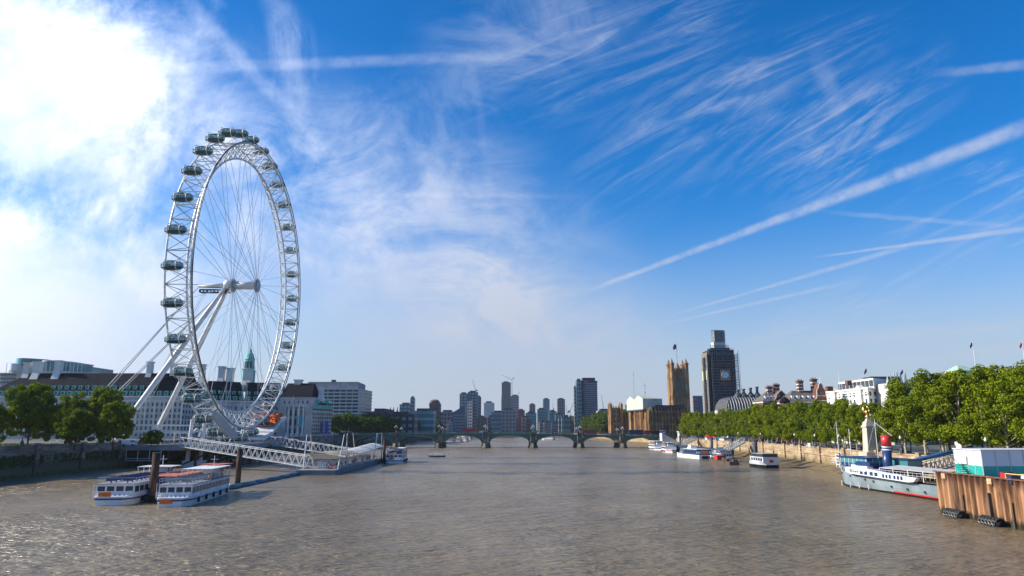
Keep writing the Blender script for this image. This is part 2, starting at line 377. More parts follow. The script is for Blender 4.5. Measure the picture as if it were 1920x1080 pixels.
# promenade, lawn, road
def strip(name,fn,a,c,z,ys,m):
    b=MB()
    for y0,y1 in zip(ys,ys[1:]): b.add([(fn(y0)+a,y0,z),(fn(y0)+c,y0,z),(fn(y1)+c,y1,z),(fn(y1)+a,y1,z)],[(0,1,2,3)])
    return struct(b.build(name,m))
strip('pavement',LB,-13,-.2,ZL+.004,[y for y in ys if y<=530],pave)
strip('lawn',LB,-90,-15,ZL+.006,[60,190,262],grass)
strip('pavement',RB,.2,8,ZR+.012,[y for y in yr if y<=530],pave)
strip('road',RB,8.3,22,ZR+.004,[y for y in yr if y<=530],asph)
strip('pavement',RB,22.3,29,ZR+.012,[y for y in yr if y<=530],pave)
b=MB()
for y0,y1 in zip(range(90,520,12),range(102,532,12)):
    b.bx((RB((y0+y1)/2)+15.2,(y0+y1)/2,ZR+.008),(.15,4,.002),-.1*(y0<364))
struct(b.build('road_markings',white))
# foreshore
b=MB(); fy=[190,200,230,260,300,340,400,460,522]
def fo(y): return .4 if y<195 else 10+3*math.sin(y*.05)
for y0,y1 in zip(fy,fy[1:]): b.add([(RB(y0)-fo(y0),y0,-.3),(RB(y0)+.2,y0,1.9),(RB(y1)+.2,y1,1.9),(RB(y1)-fo(y1),y1,-.3)],[(0,1,2,3)])
struct(b.build('foreshore',mat('wet_sand',(.16,.12,.07),.8,.3,.2)))
b=MB()
for y0,y1 in((545,650),(650,800),(800,1000),(1000,1400)): b.add([(RB(y0)-9,y0,-.3),(RB(y0)+.2,y0,2.2),(RB(y1)+.2,y1,2.2),(RB(y1)-9,y1,-.3)],[(0,1,2,3)])
struct(b.build('foreshore',mat('wet_sand',(0,0,0))))
# river walls
def rwall(name,label,fn,sgn,zt,y_,mats,panels=True,zb=-1,par=1.05):
    t=thing(name,label,'river wall',(fn(y_[0]),y_[0],0))
    b=MB()
    for y0,y1 in zip(y_,y_[1:]):
        for (za,zc,o0,mi) in((zb,1.2,.35,1),(1.2,zt-1.3,.15,0),(zt-1.3,zt-.9,.4,0),(zt-.9,zt+par,.1,0)):
            xi=-sgn*o0; b.prism([(fn(y0)+xi,y0),(fn(y0)+sgn*.5,y0),(fn(y1)+sgn*.5,y1),(fn(y1)+xi,y1)],za,zc,mi)
    b.build('wall',mats,t)
    b=MB()
    for y0,y1 in zip(y_,y_[1:]): b.prism([(fn(y0)-sgn*.25,y0),(fn(y0)+sgn*.6,y0),(fn(y1)+sgn*.6,y1),(fn(y1)-sgn*.25,y1)],zt+par+.002,zt+par+.25,0)
    b.build('coping',mats[0],t)
    Y=y_[0]+8
    if panels:
        while Y<y_[-1]-2 and Y<540:
            bb=MB().bx((fn(Y)-sgn*.3,Y,(zt+par+1.2)/2+.35),(1.1,1.7,zt+par-.4)); bb.build('wall_pier',mats[0],t); Y+=24 if Y<300 else 40
    return t
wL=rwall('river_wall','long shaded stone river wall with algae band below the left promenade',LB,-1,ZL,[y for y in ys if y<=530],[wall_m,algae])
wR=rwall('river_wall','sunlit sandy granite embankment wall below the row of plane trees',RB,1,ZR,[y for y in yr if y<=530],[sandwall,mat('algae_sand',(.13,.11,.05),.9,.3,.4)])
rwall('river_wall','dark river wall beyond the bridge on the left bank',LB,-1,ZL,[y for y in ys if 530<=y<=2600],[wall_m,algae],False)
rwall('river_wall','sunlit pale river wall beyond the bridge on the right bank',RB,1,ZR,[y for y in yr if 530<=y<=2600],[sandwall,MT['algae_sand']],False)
# weed hanging on left wall
rn=random.Random(3); b=MB()
for k in range(900):
    Y=rn.choice([rn.uniform(195,215),rn.uniform(225,262),rn.uniform(150,260)]); x=LB(Y)+.42; z=rn.uniform(4.2,6.7)-abs(rn.gauss(0,.4)); s=rn.uniform(.2,.6)
    b.add([(x+rn.uniform(0,.2),Y-s,z),(x+rn.uniform(0,.3),Y+s,z+rn.uniform(-.2,.2)),(x+.1,Y+rn.uniform(-s,s),z-s*1.6)],[(0,1,2)])
tag(b.build('hanging_weeds',mat('weed',(.03,.05,.015),.9,.3,1)),'dark weeds hanging in patches over the left river wall','weeds',kind='stuff')
# ---------------- trees ----------------
def leafmesh(name,clumps,per,size,m,rng,hole=.0):
    N=sum(max(6,int(per*(c[3])**2)) for c in clumps); V=np.zeros((N*4,3)); k=0
    for cx,cy,cz,cr in clumps:
        n=max(6,int(per*cr*cr)); dv=rng.normal(size=(n,3)); dv/=np.linalg.norm(dv,axis=1)[:,None]
        rad=cr*(.55+.5*rng.random(n)**.6); P=dv*rad[:,None]*np.array([1,1,.85])+np.array([cx,cy,cz])
        nr=dv+rng.normal(size=(n,3))*.55; nr/=np.linalg.norm(nr,axis=1)[:,None]
        u=np.cross(nr,rng.normal(size=(n,3))); u/=np.linalg.norm(u,axis=1)[:,None]; v=np.cross(nr,u)
        s=(size*(.5+.8*rng.random(n)))[:,None]; s2=s*(.55+.4*rng.random((n,1)))
        q=np.stack([P-u*s,P-v*s2,P+u*s,P+v*s2],1).reshape(-1,3)
        V[k*4:(k+n)*4]=q; k+=n
    me=bpy.data.meshes.new(name); me.vertices.add(N*4); me.vertices.foreach_set('co',V.ravel()); me.loops.add(N*4); me.loops.foreach_set('vertex_index',np.arange(N*4))
    me.polygons.add(N); me.polygons.foreach_set('loop_start',np.arange(N)*4); me.polygons.foreach_set('loop_total',np.full(N,4)); me.update(); me.materials.append(m); return me
def tree(name,seed,H,Rr,base,per,size,m,bk,shape='plane',trunk_r=.35):
    rng=np.random.default_rng(seed); r=random.Random(seed); cl=[]; tb=MB()
    zc=(H+base)/2; hh=(H-base)/2
    nl=16 if shape=='plane' else 11
    limbs=[]
    if shape=='plane':
        for i in range(nl):
            a=r.uniform(0,2*PI); zz=base+ (i+.5)/nl*(H-base)*.92; t=(zz-base)/(H-base)
            rad=Rr*(.35+.75*math.sin(min(1,t*1.15+.12)*PI)**.7)*r.uniform(.45,.85)
            limbs.append((math.cos(a)*rad,math.sin(a)*rad,zz,Rr*r.uniform(.34,.52)))
        limbs.append((0,0,H-1.6,Rr*.4))
    else:
        limbs.append((0,0,zc,Rr*.6)); limbs.append((0,0,zc-hh*.4,Rr*.5)); limbs.append((0,0,zc+hh*.4,Rr*.5))
        for i in range(nl*2):
            a=i*2.4+r.uniform(-.3,.3); t=(i+.5)/(nl*2); th=math.acos(1-2*t*.93)
            limbs.append((Rr*(.72-.12*math.cos(th))*math.sin(th)**.7*math.cos(a),Rr*(.72-.12*math.cos(th))*math.sin(th)**.7*math.sin(a),zc+hh*.72*math.cos(th),Rr*r.uniform(.33,.46)))
    for lx,ly,lz,lr in limbs:
        for j in range(9 if shape=='plane' else 7):
            dv=Vector((r.gauss(0,1),r.gauss(0,1),r.gauss(0,1))).normalized()*lr*r.uniform(.5,1.05)
            cl.append((lx+dv.x,ly+dv.y,max(base-.3,lz+dv.z*.9),lr*r.uniform(.3,.5)))
    tb.tube([(0,0,-.2),(0,0,.4),(r.uniform(-.15,.15),r.uniform(-.15,.15),base*.6),(r.uniform(-.4,.4),r.uniform(-.4,.4),base+hh*.3),(r.uniform(-.5,.5),r.uniform(-.5,.5),H*.8)],[trunk_r*1.5,trunk_r*1.05,trunk_r*.85,trunk_r*.6,.06],7)
    for lx,ly,lz,lr in limbs[::2]:
        s=Vector((0,0,base*.7+ (lz-base)*.35)); e=Vector((lx,ly,lz)); mid=s.lerp(e,.5)+Vector((0,0,-.5))
        tb.tube([s,mid,e],[trunk_r*.45,trunk_r*.28,.05],5)
    root=thing(name,None,None)
    tr=tb.build('trunk',bk,root,True); cr=bpy.data.objects.new('crown',leafmesh(name+'_crown',cl,per,size,m,rng)); C.objects.link(cr); cr.parent=root
    return root
lf_plane=leafmat('plane_leaves',(.075,.135,.010),(.19,.245,.012),(.36,.35,.018),.22)
lf_lime=leafmat('lime_leaves',(.07,.13,.016),(.18,.25,.02),(.36,.38,.025),.38)
lf_far=leafmat('far_leaves',(.05,.1,.016),(.1,.15,.02),(.16,.19,.022),.35)
used={}
def place(proto,key,loc,rz,sc,label,cat,group):
    if key not in used: used[key]=1; o=proto; o.location=loc; o.rotation_euler=(0,0,rz); o.scale=sc
    else: o=dup(proto,None,loc,rz,sc=sc)
    tag(o,label,cat,group); return o
planes=[tree('plane_tree',10+i,22,(6.,5.2,6.6,5.6)[i],(5.4,4.6,6.,5.)[i],78,.235,lf_plane,bark) for i in range(4)]
gr='plane trees along the right embankment'
r=random.Random(5); Y=128; i=0; rows=[]
while Y<520:
    rows.append((Y,3.2+r.uniform(-.5,.5),'front')); Y+=8.6+r.uniform(-1,1.4)
Y=134
while Y<505:
    rows.append((Y,25.5+r.uniform(-1,1),'back')); Y+=9.5+r.uniform(-1,1.5)
Y=140
while Y<205:
    rows.append((Y,14+r.uniform(-1,1),'middle')); Y+=9+r.uniform(-1,1.5)
cnt={'front':0,'back':0,'middle':0}
for Y,dx,row in rows:
    k=cnt[row]; cnt[row]+=1
    s=r.uniform(.9,1.07)*(.9 if Y<152 else 1.0 if Y<212 else .78 if Y<292 else .92 if Y<380 else .85)
    if row=='back': s*=1.04
    j=(k*7+(row=='back'))%4
    if row=='front' and 206<Y<224: continue
    place(planes[j],('p',j),(RB(Y)+dx,Y,ZR),r.uniform(0,6.28),(s*(1.1 if Y<215 else .95),s*(1.1 if Y<215 else .95),s*(.98 if Y<215 else .97)),f'yellow-green plane tree, {ordn(k)} of the {row} embankment row counting back from the right edge','tree',gr)
limes=[tree('lime_tree',40+i,18,(6.6,6.2,6.9)[i],1.2,150,.27,lf_lime,dbark,'lime',.3) for i in range(3)]
for (px,Y,top,hw,lab) in [(66,216,714,48,'tallest and broadest rounded tree on the left promenade lawn'),(-8,206,752,24,'dark rounded tree cut by the left edge of the frame'),(139,262,734,29,'rounded tree behind and between the two front trees on the left'),(150,212,764,33,'low rounded tree in the middle of the left lawn group'),(204,266,723,37,'tall rounded tree at the back of the left lawn group'),(222,218,751,34,'rounded tree nearest the wheel legs on the left lawn'),(-75,222,735,40,'rounded tree just beyond the left edge of the frame')]:
    p=at(px,top,Y); H=p.z-ZL; rad=hw*Y/F; j=len(used)%3
    place(limes[j],('l',j),(p.x,Y,ZL),px*.1,(rad/6.9,rad/6.9,H/17.8),lab,'tree','rounded trees on the left lawn')
ft=[tree('broadleaf_tree',70+i,20,7.5,2.2,13,.75,lf_far,dbark,'lime',.4) for i in range(3)]
r=random.Random(8); k=0
for row in(0,1):
    Y=588.
    while Y<1650:
        x=LB(Y)-14-row*13+r.uniform(-2,2) - (16 if Y<600 else 0); s=r.uniform(.9,1.1)*(1.0 if Y<900 else 1.15)
        place(ft[k%3],('f',k%3),(x,Y,ZL),r.uniform(0,6),(s,s,s*(.85+.1*row)),f'dark green tree beyond the bridge on the left bank, {ordn(k) if k<59 else "far"} of its belt','tree','trees beyond the bridge on the left bank'); k+=1; Y+=13+ (Y-588)*.03
k=0
for row in(0,1,2):
    Y=930.
    while Y<1700:
        x=RB(Y)+16+row*16+r.uniform(-3,3); s=r.uniform(1.2,1.45)*(1.0+.18*row)
        place(ft[k%3],('f',k%3),(x,Y,ZR),r.uniform(0,6),(s,s,s*1.02),f'tree of the riverside garden wood left of the small stone towers, {ordn(k) if k<59 else "far"} of the belt','tree','trees in the riverside garden'); k+=1; Y+=17+(Y-900)*.03
# shrub and hedges at left
sh=tree('leafy_shrub',90,5.2,3.6,.4,200,.17,leafmat('shrub_leaves',(.07,.12,.015),(.12,.17,.02),(.17,.2,.03)),dbark,'lime',.08)
sh.location=(at(285,820,262).x,262,ZL); tag(sh,'small bright green tree beside the foot of the wheel legs','shrub')
hd=MB(); rng=np.random.default_rng(5); cl=[]
t=thing('clipped_hedge','low bright green clipped hedges on the lawn behind the left promenade','hedge',(-165,222,ZL))
for x0,x1,y in((-205,-172,225),(-168,-160,238),(-185,-150,246),(-215,-180,250)):
    x=x0
    while x<x1: cl.append((x+165,y-222,.5,.75)); x+=.6
q=bpy.data.objects.new('foliage',leafmesh('foliage',cl,120,.14,grass,rng)); C.objects.link(q); q.parent=t
# ---------------- the great wheel ----------------
HC=Vector((-116,295,75)); Rc=65.0
wh=thing('observation_wheel','giant white spoked observation wheel with glass capsules on two long leaning legs','ferris wheel',(-116,295,ZL))
H0=HC
def wp(Rr,a,x=0): return HC+Vector((x,-Rr*math.sin(a),Rr*math.cos(a)))
NN=64
b=MB()
for x,rr,rad in((4.6,60.6,.42),(-4.6,60.6,.36)): b.tube([wp(rr,2*PI*k/128,x) for k in range(128)],rad,6,True)
b.tube([wp(54.2,2*PI*k/128) for k in range(128)],.42,6,True)
b.build('outer_and_inner_chords',offw,wh).name='rim'
b=MB()
for k in range(NN):
    a=2*PI*k/NN; a2=2*PI*(k+1)/NN; am=(a+a2)/2
    b.cyl(wp(60.6,a,4.6),wp(60.6,a,-4.6),.2,n=5)
    for x in(4.6,-4.6): b.cyl(wp(60.6,a,x),wp(54.2,am),.17,n=4); b.cyl(wp(60.6,a2,x),wp(54.2,am),.17,n=4)
    s=4.6 if k%2 else -4.6
    b.cyl(wp(60.6,a,s),wp(60.6,a2,-s),.13,n=4); b.cyl(wp(60.6,a,-s),wp(60.6,a2,s),.1,n=4)
b.build('rim_lattice',galv,wh)
# drive rails along the outer chords
b=MB()
for x in(5.3,): b.tube([wp(61.2,2*PI*k/128,x) for k in range(128)],.2,5,True)
b.build('drive_rail',dsteel,wh)
sm=[]
for x in(5.2,-5.2):
    bb=MB().cyl((x*.98,0,2.6),(0,0,54),.085,n=4); me=bpy.data.meshes.new('spoke'); me.from_pydata(bb.v,[],bb.f); me.materials.append(offw); sm.append(me)
for k in range(64):
    o=bpy.data.objects.new('spoke',sm[k%2]); C.objects.link(o); o.parent=wh; o.location=HC-wh.location
    o.rotation_euler=(2*PI*(k+.5)/64+(.05 if k%4<2 else -.05),0,0)
hub=MB().cyl(HC+Vector((-5.2,0,0)),HC+Vector((5.6,0,0)),1.75,n=20)
hub=hub.build('hub',offw,wh,True)
for x in(-5.2,5.2):
    MB().cyl(HC+Vector((x-.35,0,0)),HC+Vector((x+.35,0,0)),3.0,n=24).cyl(HC+Vector((x-.8,0,0)),HC+Vector((x+.8,0,0)),2.3,n=24).build('flange',steel,hub)
sp_=MB().cyl(HC+Vector((-5.6,0,0)),HC+Vector((-20,0,-.2)),1.35,.75,n=14).cyl(HC+Vector((-8.6,0,0)),HC+Vector((-6.2,0,0)),2.2,n=16)
sp_.build('spindle',offw,wh,True)
b=MB().bx(HC+Vector((-12.6,0,-3.1)),(13,2.6,.3)).bx(HC+Vector((-12.6,0,-1.9)),(13,2.4,.25))
for k in range(9): b.bx(HC+Vector((-18.8+k*1.55,-1.2,-2.5)),(.5 if k%2 else .9,.15,1.1))
b.build('maintenance_gantry',dsteel,wh)
f1=Vector((-158,279,ZL)); f2=Vector((-166,327,ZL)); top=HC+Vector((-8.2,0,-1))
for f in(f1,f2):
    st=top+Vector((0,-1.2 if f is f1 else 1.2,-.5)); pts=[st.lerp(f,t) for t in(0,.12,.35,.6,.85,1)]
    lg=MB().tube(pts,[.8,.95,1.15,1.18,1.0,.85],14).build('leg',offw,wh,True)
    dd=(f-st).normalized(); u=Vector((0,1,0))
    fb=MB().tube([st.lerp(f,.83)+Vector((0,0,2.6)),st.lerp(f,.9)+Vector((.3,0,1.9)),f+Vector((2.6,0,.2))],[.5,1.1,1.4],8)
    fb.bx(f+Vector((1,0,.7)),(7,5,1.5)); fb.bx(st.lerp(f,.92)+Vector((0,0,.6)),(3.5,3.2,4.2))
    fb.build('leg_shoe',offw,lg)
for (a,bb) in(((375,544),(205,722)),((377,547),(216,724)),((425,552),(222,724)),((425,556),(232,724))):
    s=HC+Vector((-19.4 if a[0]<400 else -8.5,(-1 if a[0]%2 else 1),-.4-(1.5 if a[0]>400 else 0)))
    # the far end of each cable is anchored in the lawn behind
    g=Vector((gx(106+(bb[0]-205)*.9,318,824),318,ZL))
    MB().cyl(s,g,.22,n=6).build('stay_cable',offw,wh)
for k in range(6):
    s=HC+Vector((-18+k*.6,0,-3)); g=Vector((-166-k%3,303+(k%2)*4,ZL))
    if k<4: MB().cyl(s,g,.06,n=4).build('access_cable',steel,wh)
# capsule
def capsule():
    t=thing('capsule',None,None)
    n=20
    def prof(z0,z1,st,k=1.0):
        out=[]
        for i in range(st+1):
            z=z0+(z1-z0)*i/st; q=max(0,1-(abs(z)/1.8)**2.4)**(1/2.4); out.append((q*2.05*k,z))
        return out
    MB().lathe(prof(-.75,1.76,7),n=n,sx=2.0).build('glazing',capg,t,True,True)
    MB().lathe([(.2,-1.8),(1.2,-1.68),(1.75,-1.3),(2.04,-.85),(2.08,-.7),(2.0,-.62)],n=n,sx=2.0).build('floor_shell',caphull,t,True,True)
    b=MB()
    for i in range(14):
        a=2*PI*(i+.5)/14; pts=[(q*1.01*2.0*math.cos(a),q*1.01*math.sin(a),z) for q,z in prof(-.7,1.72,5)]; b.tube(pts,.07,4)
    b.tube([(4.16*math.cos(2*PI*i/24),2.08*math.sin(2*PI*i/24),.35) for i in range(25)],.06,4)
    b.bx((0,0,1.78),(3.0,1.4,.18))
    b.build('glazing_frame',offw,t,local=True)
    for x in(-2.3,2.3): MB().tube([(x,2.25*math.cos(2*PI*i/24),2.25*math.sin(2*PI*i/24)) for i in range(24)],.13,5,True).build('mounting_ring',white,t,local=True)
    b=MB(); rr=random.Random(4)
    for i in range(5): x=rr.uniform(-2.8,2.8); y=rr.uniform(-.8,.8); b.lathe([(.12,-.7),(.22,.1),(.25,.6),(.1,.68),(.12,.8),(.1,1.0)],(x,y,0),6)
    b.build('passenger_silhouettes',dsteel,t,local=True)
    return t
c0=capsule(); first=True
names={}
c0.scale=(.92,.92,.92)
for k in range(32):
    a=2*PI*(k+.5)/32
    loc=wp(Rc,a)-wh.location
    if k==0: c=c0; c.parent=wh; c.location=loc
    else: c=dup(c0,wh,loc)
    arm=MB()
    for x in(4.6,-4.6):
        arm.cyl(wp(60.6,a+.02,x),wp(Rc-2.1,a+.012,x*.5),.12,n=4); arm.cyl(wp(60.6,a-.02,x),wp(Rc-2.1,a-.012,x*.5),.12,n=4)
    arm.build('mounting_arm',white,c) if False else None
for k in range(32):
    a=2*PI*(k+.5)/32; b=MB()
    for x in(4.6,-4.6):
        b.cyl(wp(60.6,a+.035,x),wp(Rc-1.9,a,x*.5),.13,n=4); b.cyl(wp(60.6,a-.035,x),wp(Rc-1.9,a,x*.5),.13,n=4)
    b.cyl(wp(Rc-1.9,a,2.3),wp(Rc-1.9,a,-2.3),.12,n=4); b.build('capsule_mount',white,wh)
# ---------------- boarding platform under the wheel ----------------
bp=thing('boarding_platform','white boarding platform on timber piles standing in the river under the wheel','platform',(-118,290,0))
b=MB().box((-143,262,7.2),(-108,330,8)); b.box((-143.5,262,6.2),(-107.5,263,7.2)); b.box((-108.5,263,6.3),(-107.7,330,7.2))
b.build('deck',greyc,bp)
for Y in(266,276,287,300,312,324):
    bb=MB()
    for x in(-138,-128,-118,-110): bb.cyl((x,Y,-1),(x,Y,7.2),.45,n=8)
    bb.cyl((-137,Y,-.5),(-120,Y,7),.3).cyl((-109,Y,7),(-126,Y,-.5),.3).cyl((-110,Y-1,7),(-113,Y-6,-1),.35)
    bb.build('timber_pile_row',timber,bp)
# canopies, stair wells and screens of the platform
b=MB()
for x0,y0,x1,y1,z in((-142,266,-128,286,12.2),(-140,290,-124,326,12.6),(-142,264,-133,300,15.2)): b.box((x0,y0,z),(x1,y1,z+.35))
for x in(-141,-135,-129,-125):
    for Y in(267,276,285,296,308,322): b.cyl((x,Y,8),(x,Y,12.3),.14,n=5)
b.build('canopy',white,bp)
b=MB()
for Y in(263.5,): 
    b.box((-142,Y-.6,3.9),(-129.5,Y+.2,7.1))
for x in(-142,-135.8,-129.6): pass
b.build('information_screen',black,bp)
b=MB().box((-142.3,262.2,7.12),(-129.2,263.2,7.5)).box((-142.3,262.2,3.2),(-129.2,262.6,3.4)).box((-142.3,262.2,2.4),(-129.2,262.6,2.6))
for x in(-142.2,-137.9,-133.6,-129.4): b.box((x,262.3,2.5),(x+.2,262.6,7.2))
b.build('screen_frame',offw,bp)
b=MB()
for k in range(60):
    b.cyl((-141+k*.58,262.3,8),(-141+k*.58,262.3,9.1),.04,n=4)
    b.cyl((-107.8,263+k*1.12,8),(-107.8,263+k*1.12,9.1),.04,n=4)
b.cyl((-142,262.3,9.1),(-107.8,262.3,9.1),.06).cyl((-107.8,262.3,9.1),(-107.8,330,9.1),.06)
b.build('railing',offw,bp)
# restraint towers
for y,s in((268,1),(322,-1)):
    bb=MB()
    for dx in(-6,-1.2): bb.cyl((-116+dx-1+1,y,0),(-116+dx,y+s*1.5,17.5),.85,.65,n=10)
    bb.bx((-119,y,1.2),(8,3.5,2.4)); bb.tube([(-122,y+s*1.5,12),(-119.4,y,14),(-117,y+s*1.5,12)],.4)
    bb.build('restraint_tower',white,bp)
bb=MB(); P=[(259,20.8),(264,19.6),(270,17.6),(278,14.2),(284,12.4),(284,10.2),(276,11.0),(267,15.0),(261,18.0),(258,18.8)]
bb.slab([(-109.9,y,z) for y,z in P],(-1.2,0,0)); bb.slab([(-121.6,y,z) for y,z in P[3:7]],(-.8,0,0))
for y,z in P[2:5]: bb.cyl((-110,y,z-2.2),(-121.6,y,z-2.2),.25)
bb.build('drive_housing',steel,bp)
bb=MB(); P=[(312,10.3),(322,13.0),(334,19.2),(340,19.6),(340,18.4),(332,17),(322,11.4),(312,9.2)]
bb.slab([(-108.6,y,z) for y,z in P],(-14,0,0)).build('service_walkway',offw,bp)
bb=MB().slab([(-109.5,325,15.2),(-109.5,338,20.4),(-109.5,338,20.8),(-109.5,325,15.7)],(-12,0,0)); rr=random.Random(9)
for k in range(34):
    y=rr.uniform(327,335); z=15.8+(y-327)*.42; x=rr.uniform(-121,-109.5)
    bb.bx((x,y,z+rr.uniform(0,2.4)),(rr.uniform(.5,2.2),rr.uniform(.5,1.8),rr.uniform(.5,1.6)),rr.uniform(0,3))
    bb.cyl((x,y,z),(x+rr.uniform(-2,2),y+rr.uniform(-2,2),z+3),.12,n=4)
bb.build('drive_machinery',mat('dull_orange',(.48,.13,.035),.6,.45,1.2),bp)
# lattice guys in the lower rim region
b=MB(); 
for k in range(14): b.cyl((-112+rr.uniform(-9,2),276+k*3.4,8.2),(-112+rr.uniform(-9,2),279+k*3.4,12.6),.12,n=4)
b.build('turnstile_gates',white,bp)
# ---------------- floating pier ----------------
fp=thing('floating_pier','long floating river pier with masts and curved pale canopy, right of the wheel','pier',(-61,268,0))
b=MB().prism([(-67,222),(-55,222),(-55,314),(-67,314)],-.5,1.3)
b.build('pontoon',mat('pontoon_grey',(.16,.2,.23),.6,.2,.3),fp)
MB().box((-67.1,221.9,1.3),(-54.9,314.1,1.42)).build('deck',pave,fp)
def canopyrow(y0,y1,m,amp,z):
    b=MB(); n=16; vs=[]
    for i in range(n+1):
        y=y0+(y1-y0)*i/n
        for j in range(7):
            x=-66+10*j/6; zz=z(i/n)+amp*math.sin(j/6*PI); vs.append((x,y,zz))
    for v in list(vs): vs.append((v[0],v[1],v[2]+.12))
    o=7*(n+1); fs=[]
    for i in range(n):
        for j in range(6):
            a=i*7+j; fs+= [(a,a+1,a+8,a+7),(o+a,o+a+1,o+a+8,o+a+7)]
    b.add(vs,fs); return b.build('canopy',m,fp,True)
canopyrow(229,262,tan,.8,lambda t:5.6-.6*t+.4*math.sin(t*PI))
canopyrow(262.3,312,mat('pale_canvas',(.5,.5,.5),.8,.12,.5),1.2,lambda t:4.9+1.6*t)
for Y,dx in((228,-1),(240,1),(285,-1),(303,1)):
    for x in(-66.5,-55.5): MB().cyl((x,Y,1.3),(x+(-1 if x<-60 else 1)*.6,Y-4*dx,12.2),.22,.12,n=8).build('mast',offw,fp)
b=MB()
for k in range(90):
    b.cyl((-55.2,222.3+k*1.02,1.4),(-55.2,222.3+k*1.02,2.5),.035,n=4)
    if k<12: b.cyl((-66.9+k*1.05,222.2,1.4),(-66.9+k*1.05,222.2,2.5),.05,n=4)
for z in(1.9,2.5): b.cyl((-55.2,222.2,z),(-55.2,313.8,z),.05).cyl((-66.9,222.2,z),(-55.2,222.2,z),.05)
b.build('railing',offw,fp)
for k in range(6): MB().bx((-61,232+k*13,2.4),(3,4,2.1)).bx((-61,232+k*13,3.5),(3.4,4.4,.12)).build('ticket_booth',offw,fp)
MB().slab([(-56.3,221.6,1.6),(-55.4,221.6,2.5),(-56.3,221.6,3.4),(-57.2,221.6,2.5)],(0,.1,0),0).slab([(-56.3,221.55,2.0),(-55.8,221.55,2.5),(-56.3,221.55,3.0),(-56.8,221.55,2.5)],(0,.1,0),1).build('warning_board',[red,white],fp)
for x,y in((-53.8,300),):
    MB().cyl((x,y,-1),(x,y,9.5),.55,n=12).lathe([(.6,9.5),(.55,10),(.1,10.9)],(x,y,0),12).build('guide_pile',pilem,fp)
def truss(mb,p0,p1,w,h,nb,r=.12,roof=None):
    p0,p1=Vector(p0),Vector(p1); s=(p1-p0).cross(Vector((0,0,1))).normalized()*w/2; up=Vector((0,0,h))
    for sg in(1,-1):
        a,b_=p0+s*sg,p1+s*sg
        mb.cyl(a,b_,r*1.5,n=6); mb.cyl(a+up,b_+up,r*1.5,n=6)
        for i in range(nb):
            q0=a.lerp(b_,i/nb); q1=a.lerp(b_,(i+1)/nb); qm=q0.lerp(q1,.5)
            mb.cyl(q0,qm+up,r,n=4); mb.cyl(qm+up,q1,r,n=4)
    for i in range(nb+1):
        q=p0.lerp(p1,i/nb); mb.cyl(q-s,q+s,r*.8,n=4); mb.cyl(q-s+up,q+s+up,r*.8,n=4)
def gangway(label,p0,p1,nb=18,w=3.2,h=3.3,m=galv,r=.1):
    t=thing('gangway',label,'gangway',p0); b=MB(); truss(b,p0,p1,w,h,nb,r); b.build('truss',m,t)
    p0,p1=Vector(p0),Vector(p1); s=(p1-p0).cross(Vector((0,0,1))).normalized()*w*.45
    MB().slab([p0-s,p0+s,p1+s,p1-s],(0,0,.15)).build('walkway',greyc,t); return t
gangway('nearer white lattice gangway sloping from the wheel platform down to the floating pier',(-121,262,7.6),(-65,230,2.0),20)
gangway('farther white lattice gangway sloping down behind the nearer one to the pier',(-108,318,7.4),(-62,290,2.2),18)
# water boom
bt=thing('floating_boom','low blue-grey floating boom between the moored boats and the floating pier','boom',(-70,200,0))
for i in range(6):
    a=Vector((-67,168,.35)).lerp(Vector((-66,222,.35)),i/6); c=Vector((-67,168,.35)).lerp(Vector((-66,222,.35)),(i+.94)/6)
    MB().cyl(a,c,.65,n=10).build('float',mat('boom_blue',(.05,.16,.22),.5,.2,1),bt,True)
def pile(x,y0,y1,r,label,m=pilem):
    Y=CZ*F/1.0
    # base of the pile sits in the water: find its distance
    d=ray(x,y0); t=-CZ/d.z; p=Vector((d.x*t,d.y*t,0)); zt=gz(y1,p.y)
    o=thing('mooring_pile',label,'pile',(p.x,p.y,0))
    MB().cyl((p.x,p.y,-1),(p.x,p.y,zt),r,n=16).build('shaft',m,o,True)
    MB().cyl((p.x,p.y,zt),(p.x,p.y,zt+.15),r*1.08,n=16).cyl((p.x,p.y,1.4),(p.x,p.y,1.7),r*1.1,n=16).build('collar',dsteel,o)
    return o
pile(285,942,850,.72,'rusty brown mooring pile between the two left cruisers')
pile(445,913,842,.66,'dark mooring pile right of the red-roofed cruiser in front of the gangway')
dolph=mat('pile_blue_grey',(.06,.07,.1),.5,.25,.5)
for x,y0,y1,l in((1418,868,826,'tallest dark dolphin pile beside the white and black launch'),(1373,855,823,'dark dolphin pile in the middle of the right pier'),(1335,850,822,'dark dolphin pile left of the middle one at the right pier'),(1276,842,818,'dark pile near the bridge end of the right pier')): pile(x,y0,y1,.95,l,dolph)
for x,y0,y1,l in((1411,868,846,'short thin timber post left of the white launch'),(1452,868,846,'short thin timber post right of the white launch')): pile(x,y0,y1,.22,l,timber)
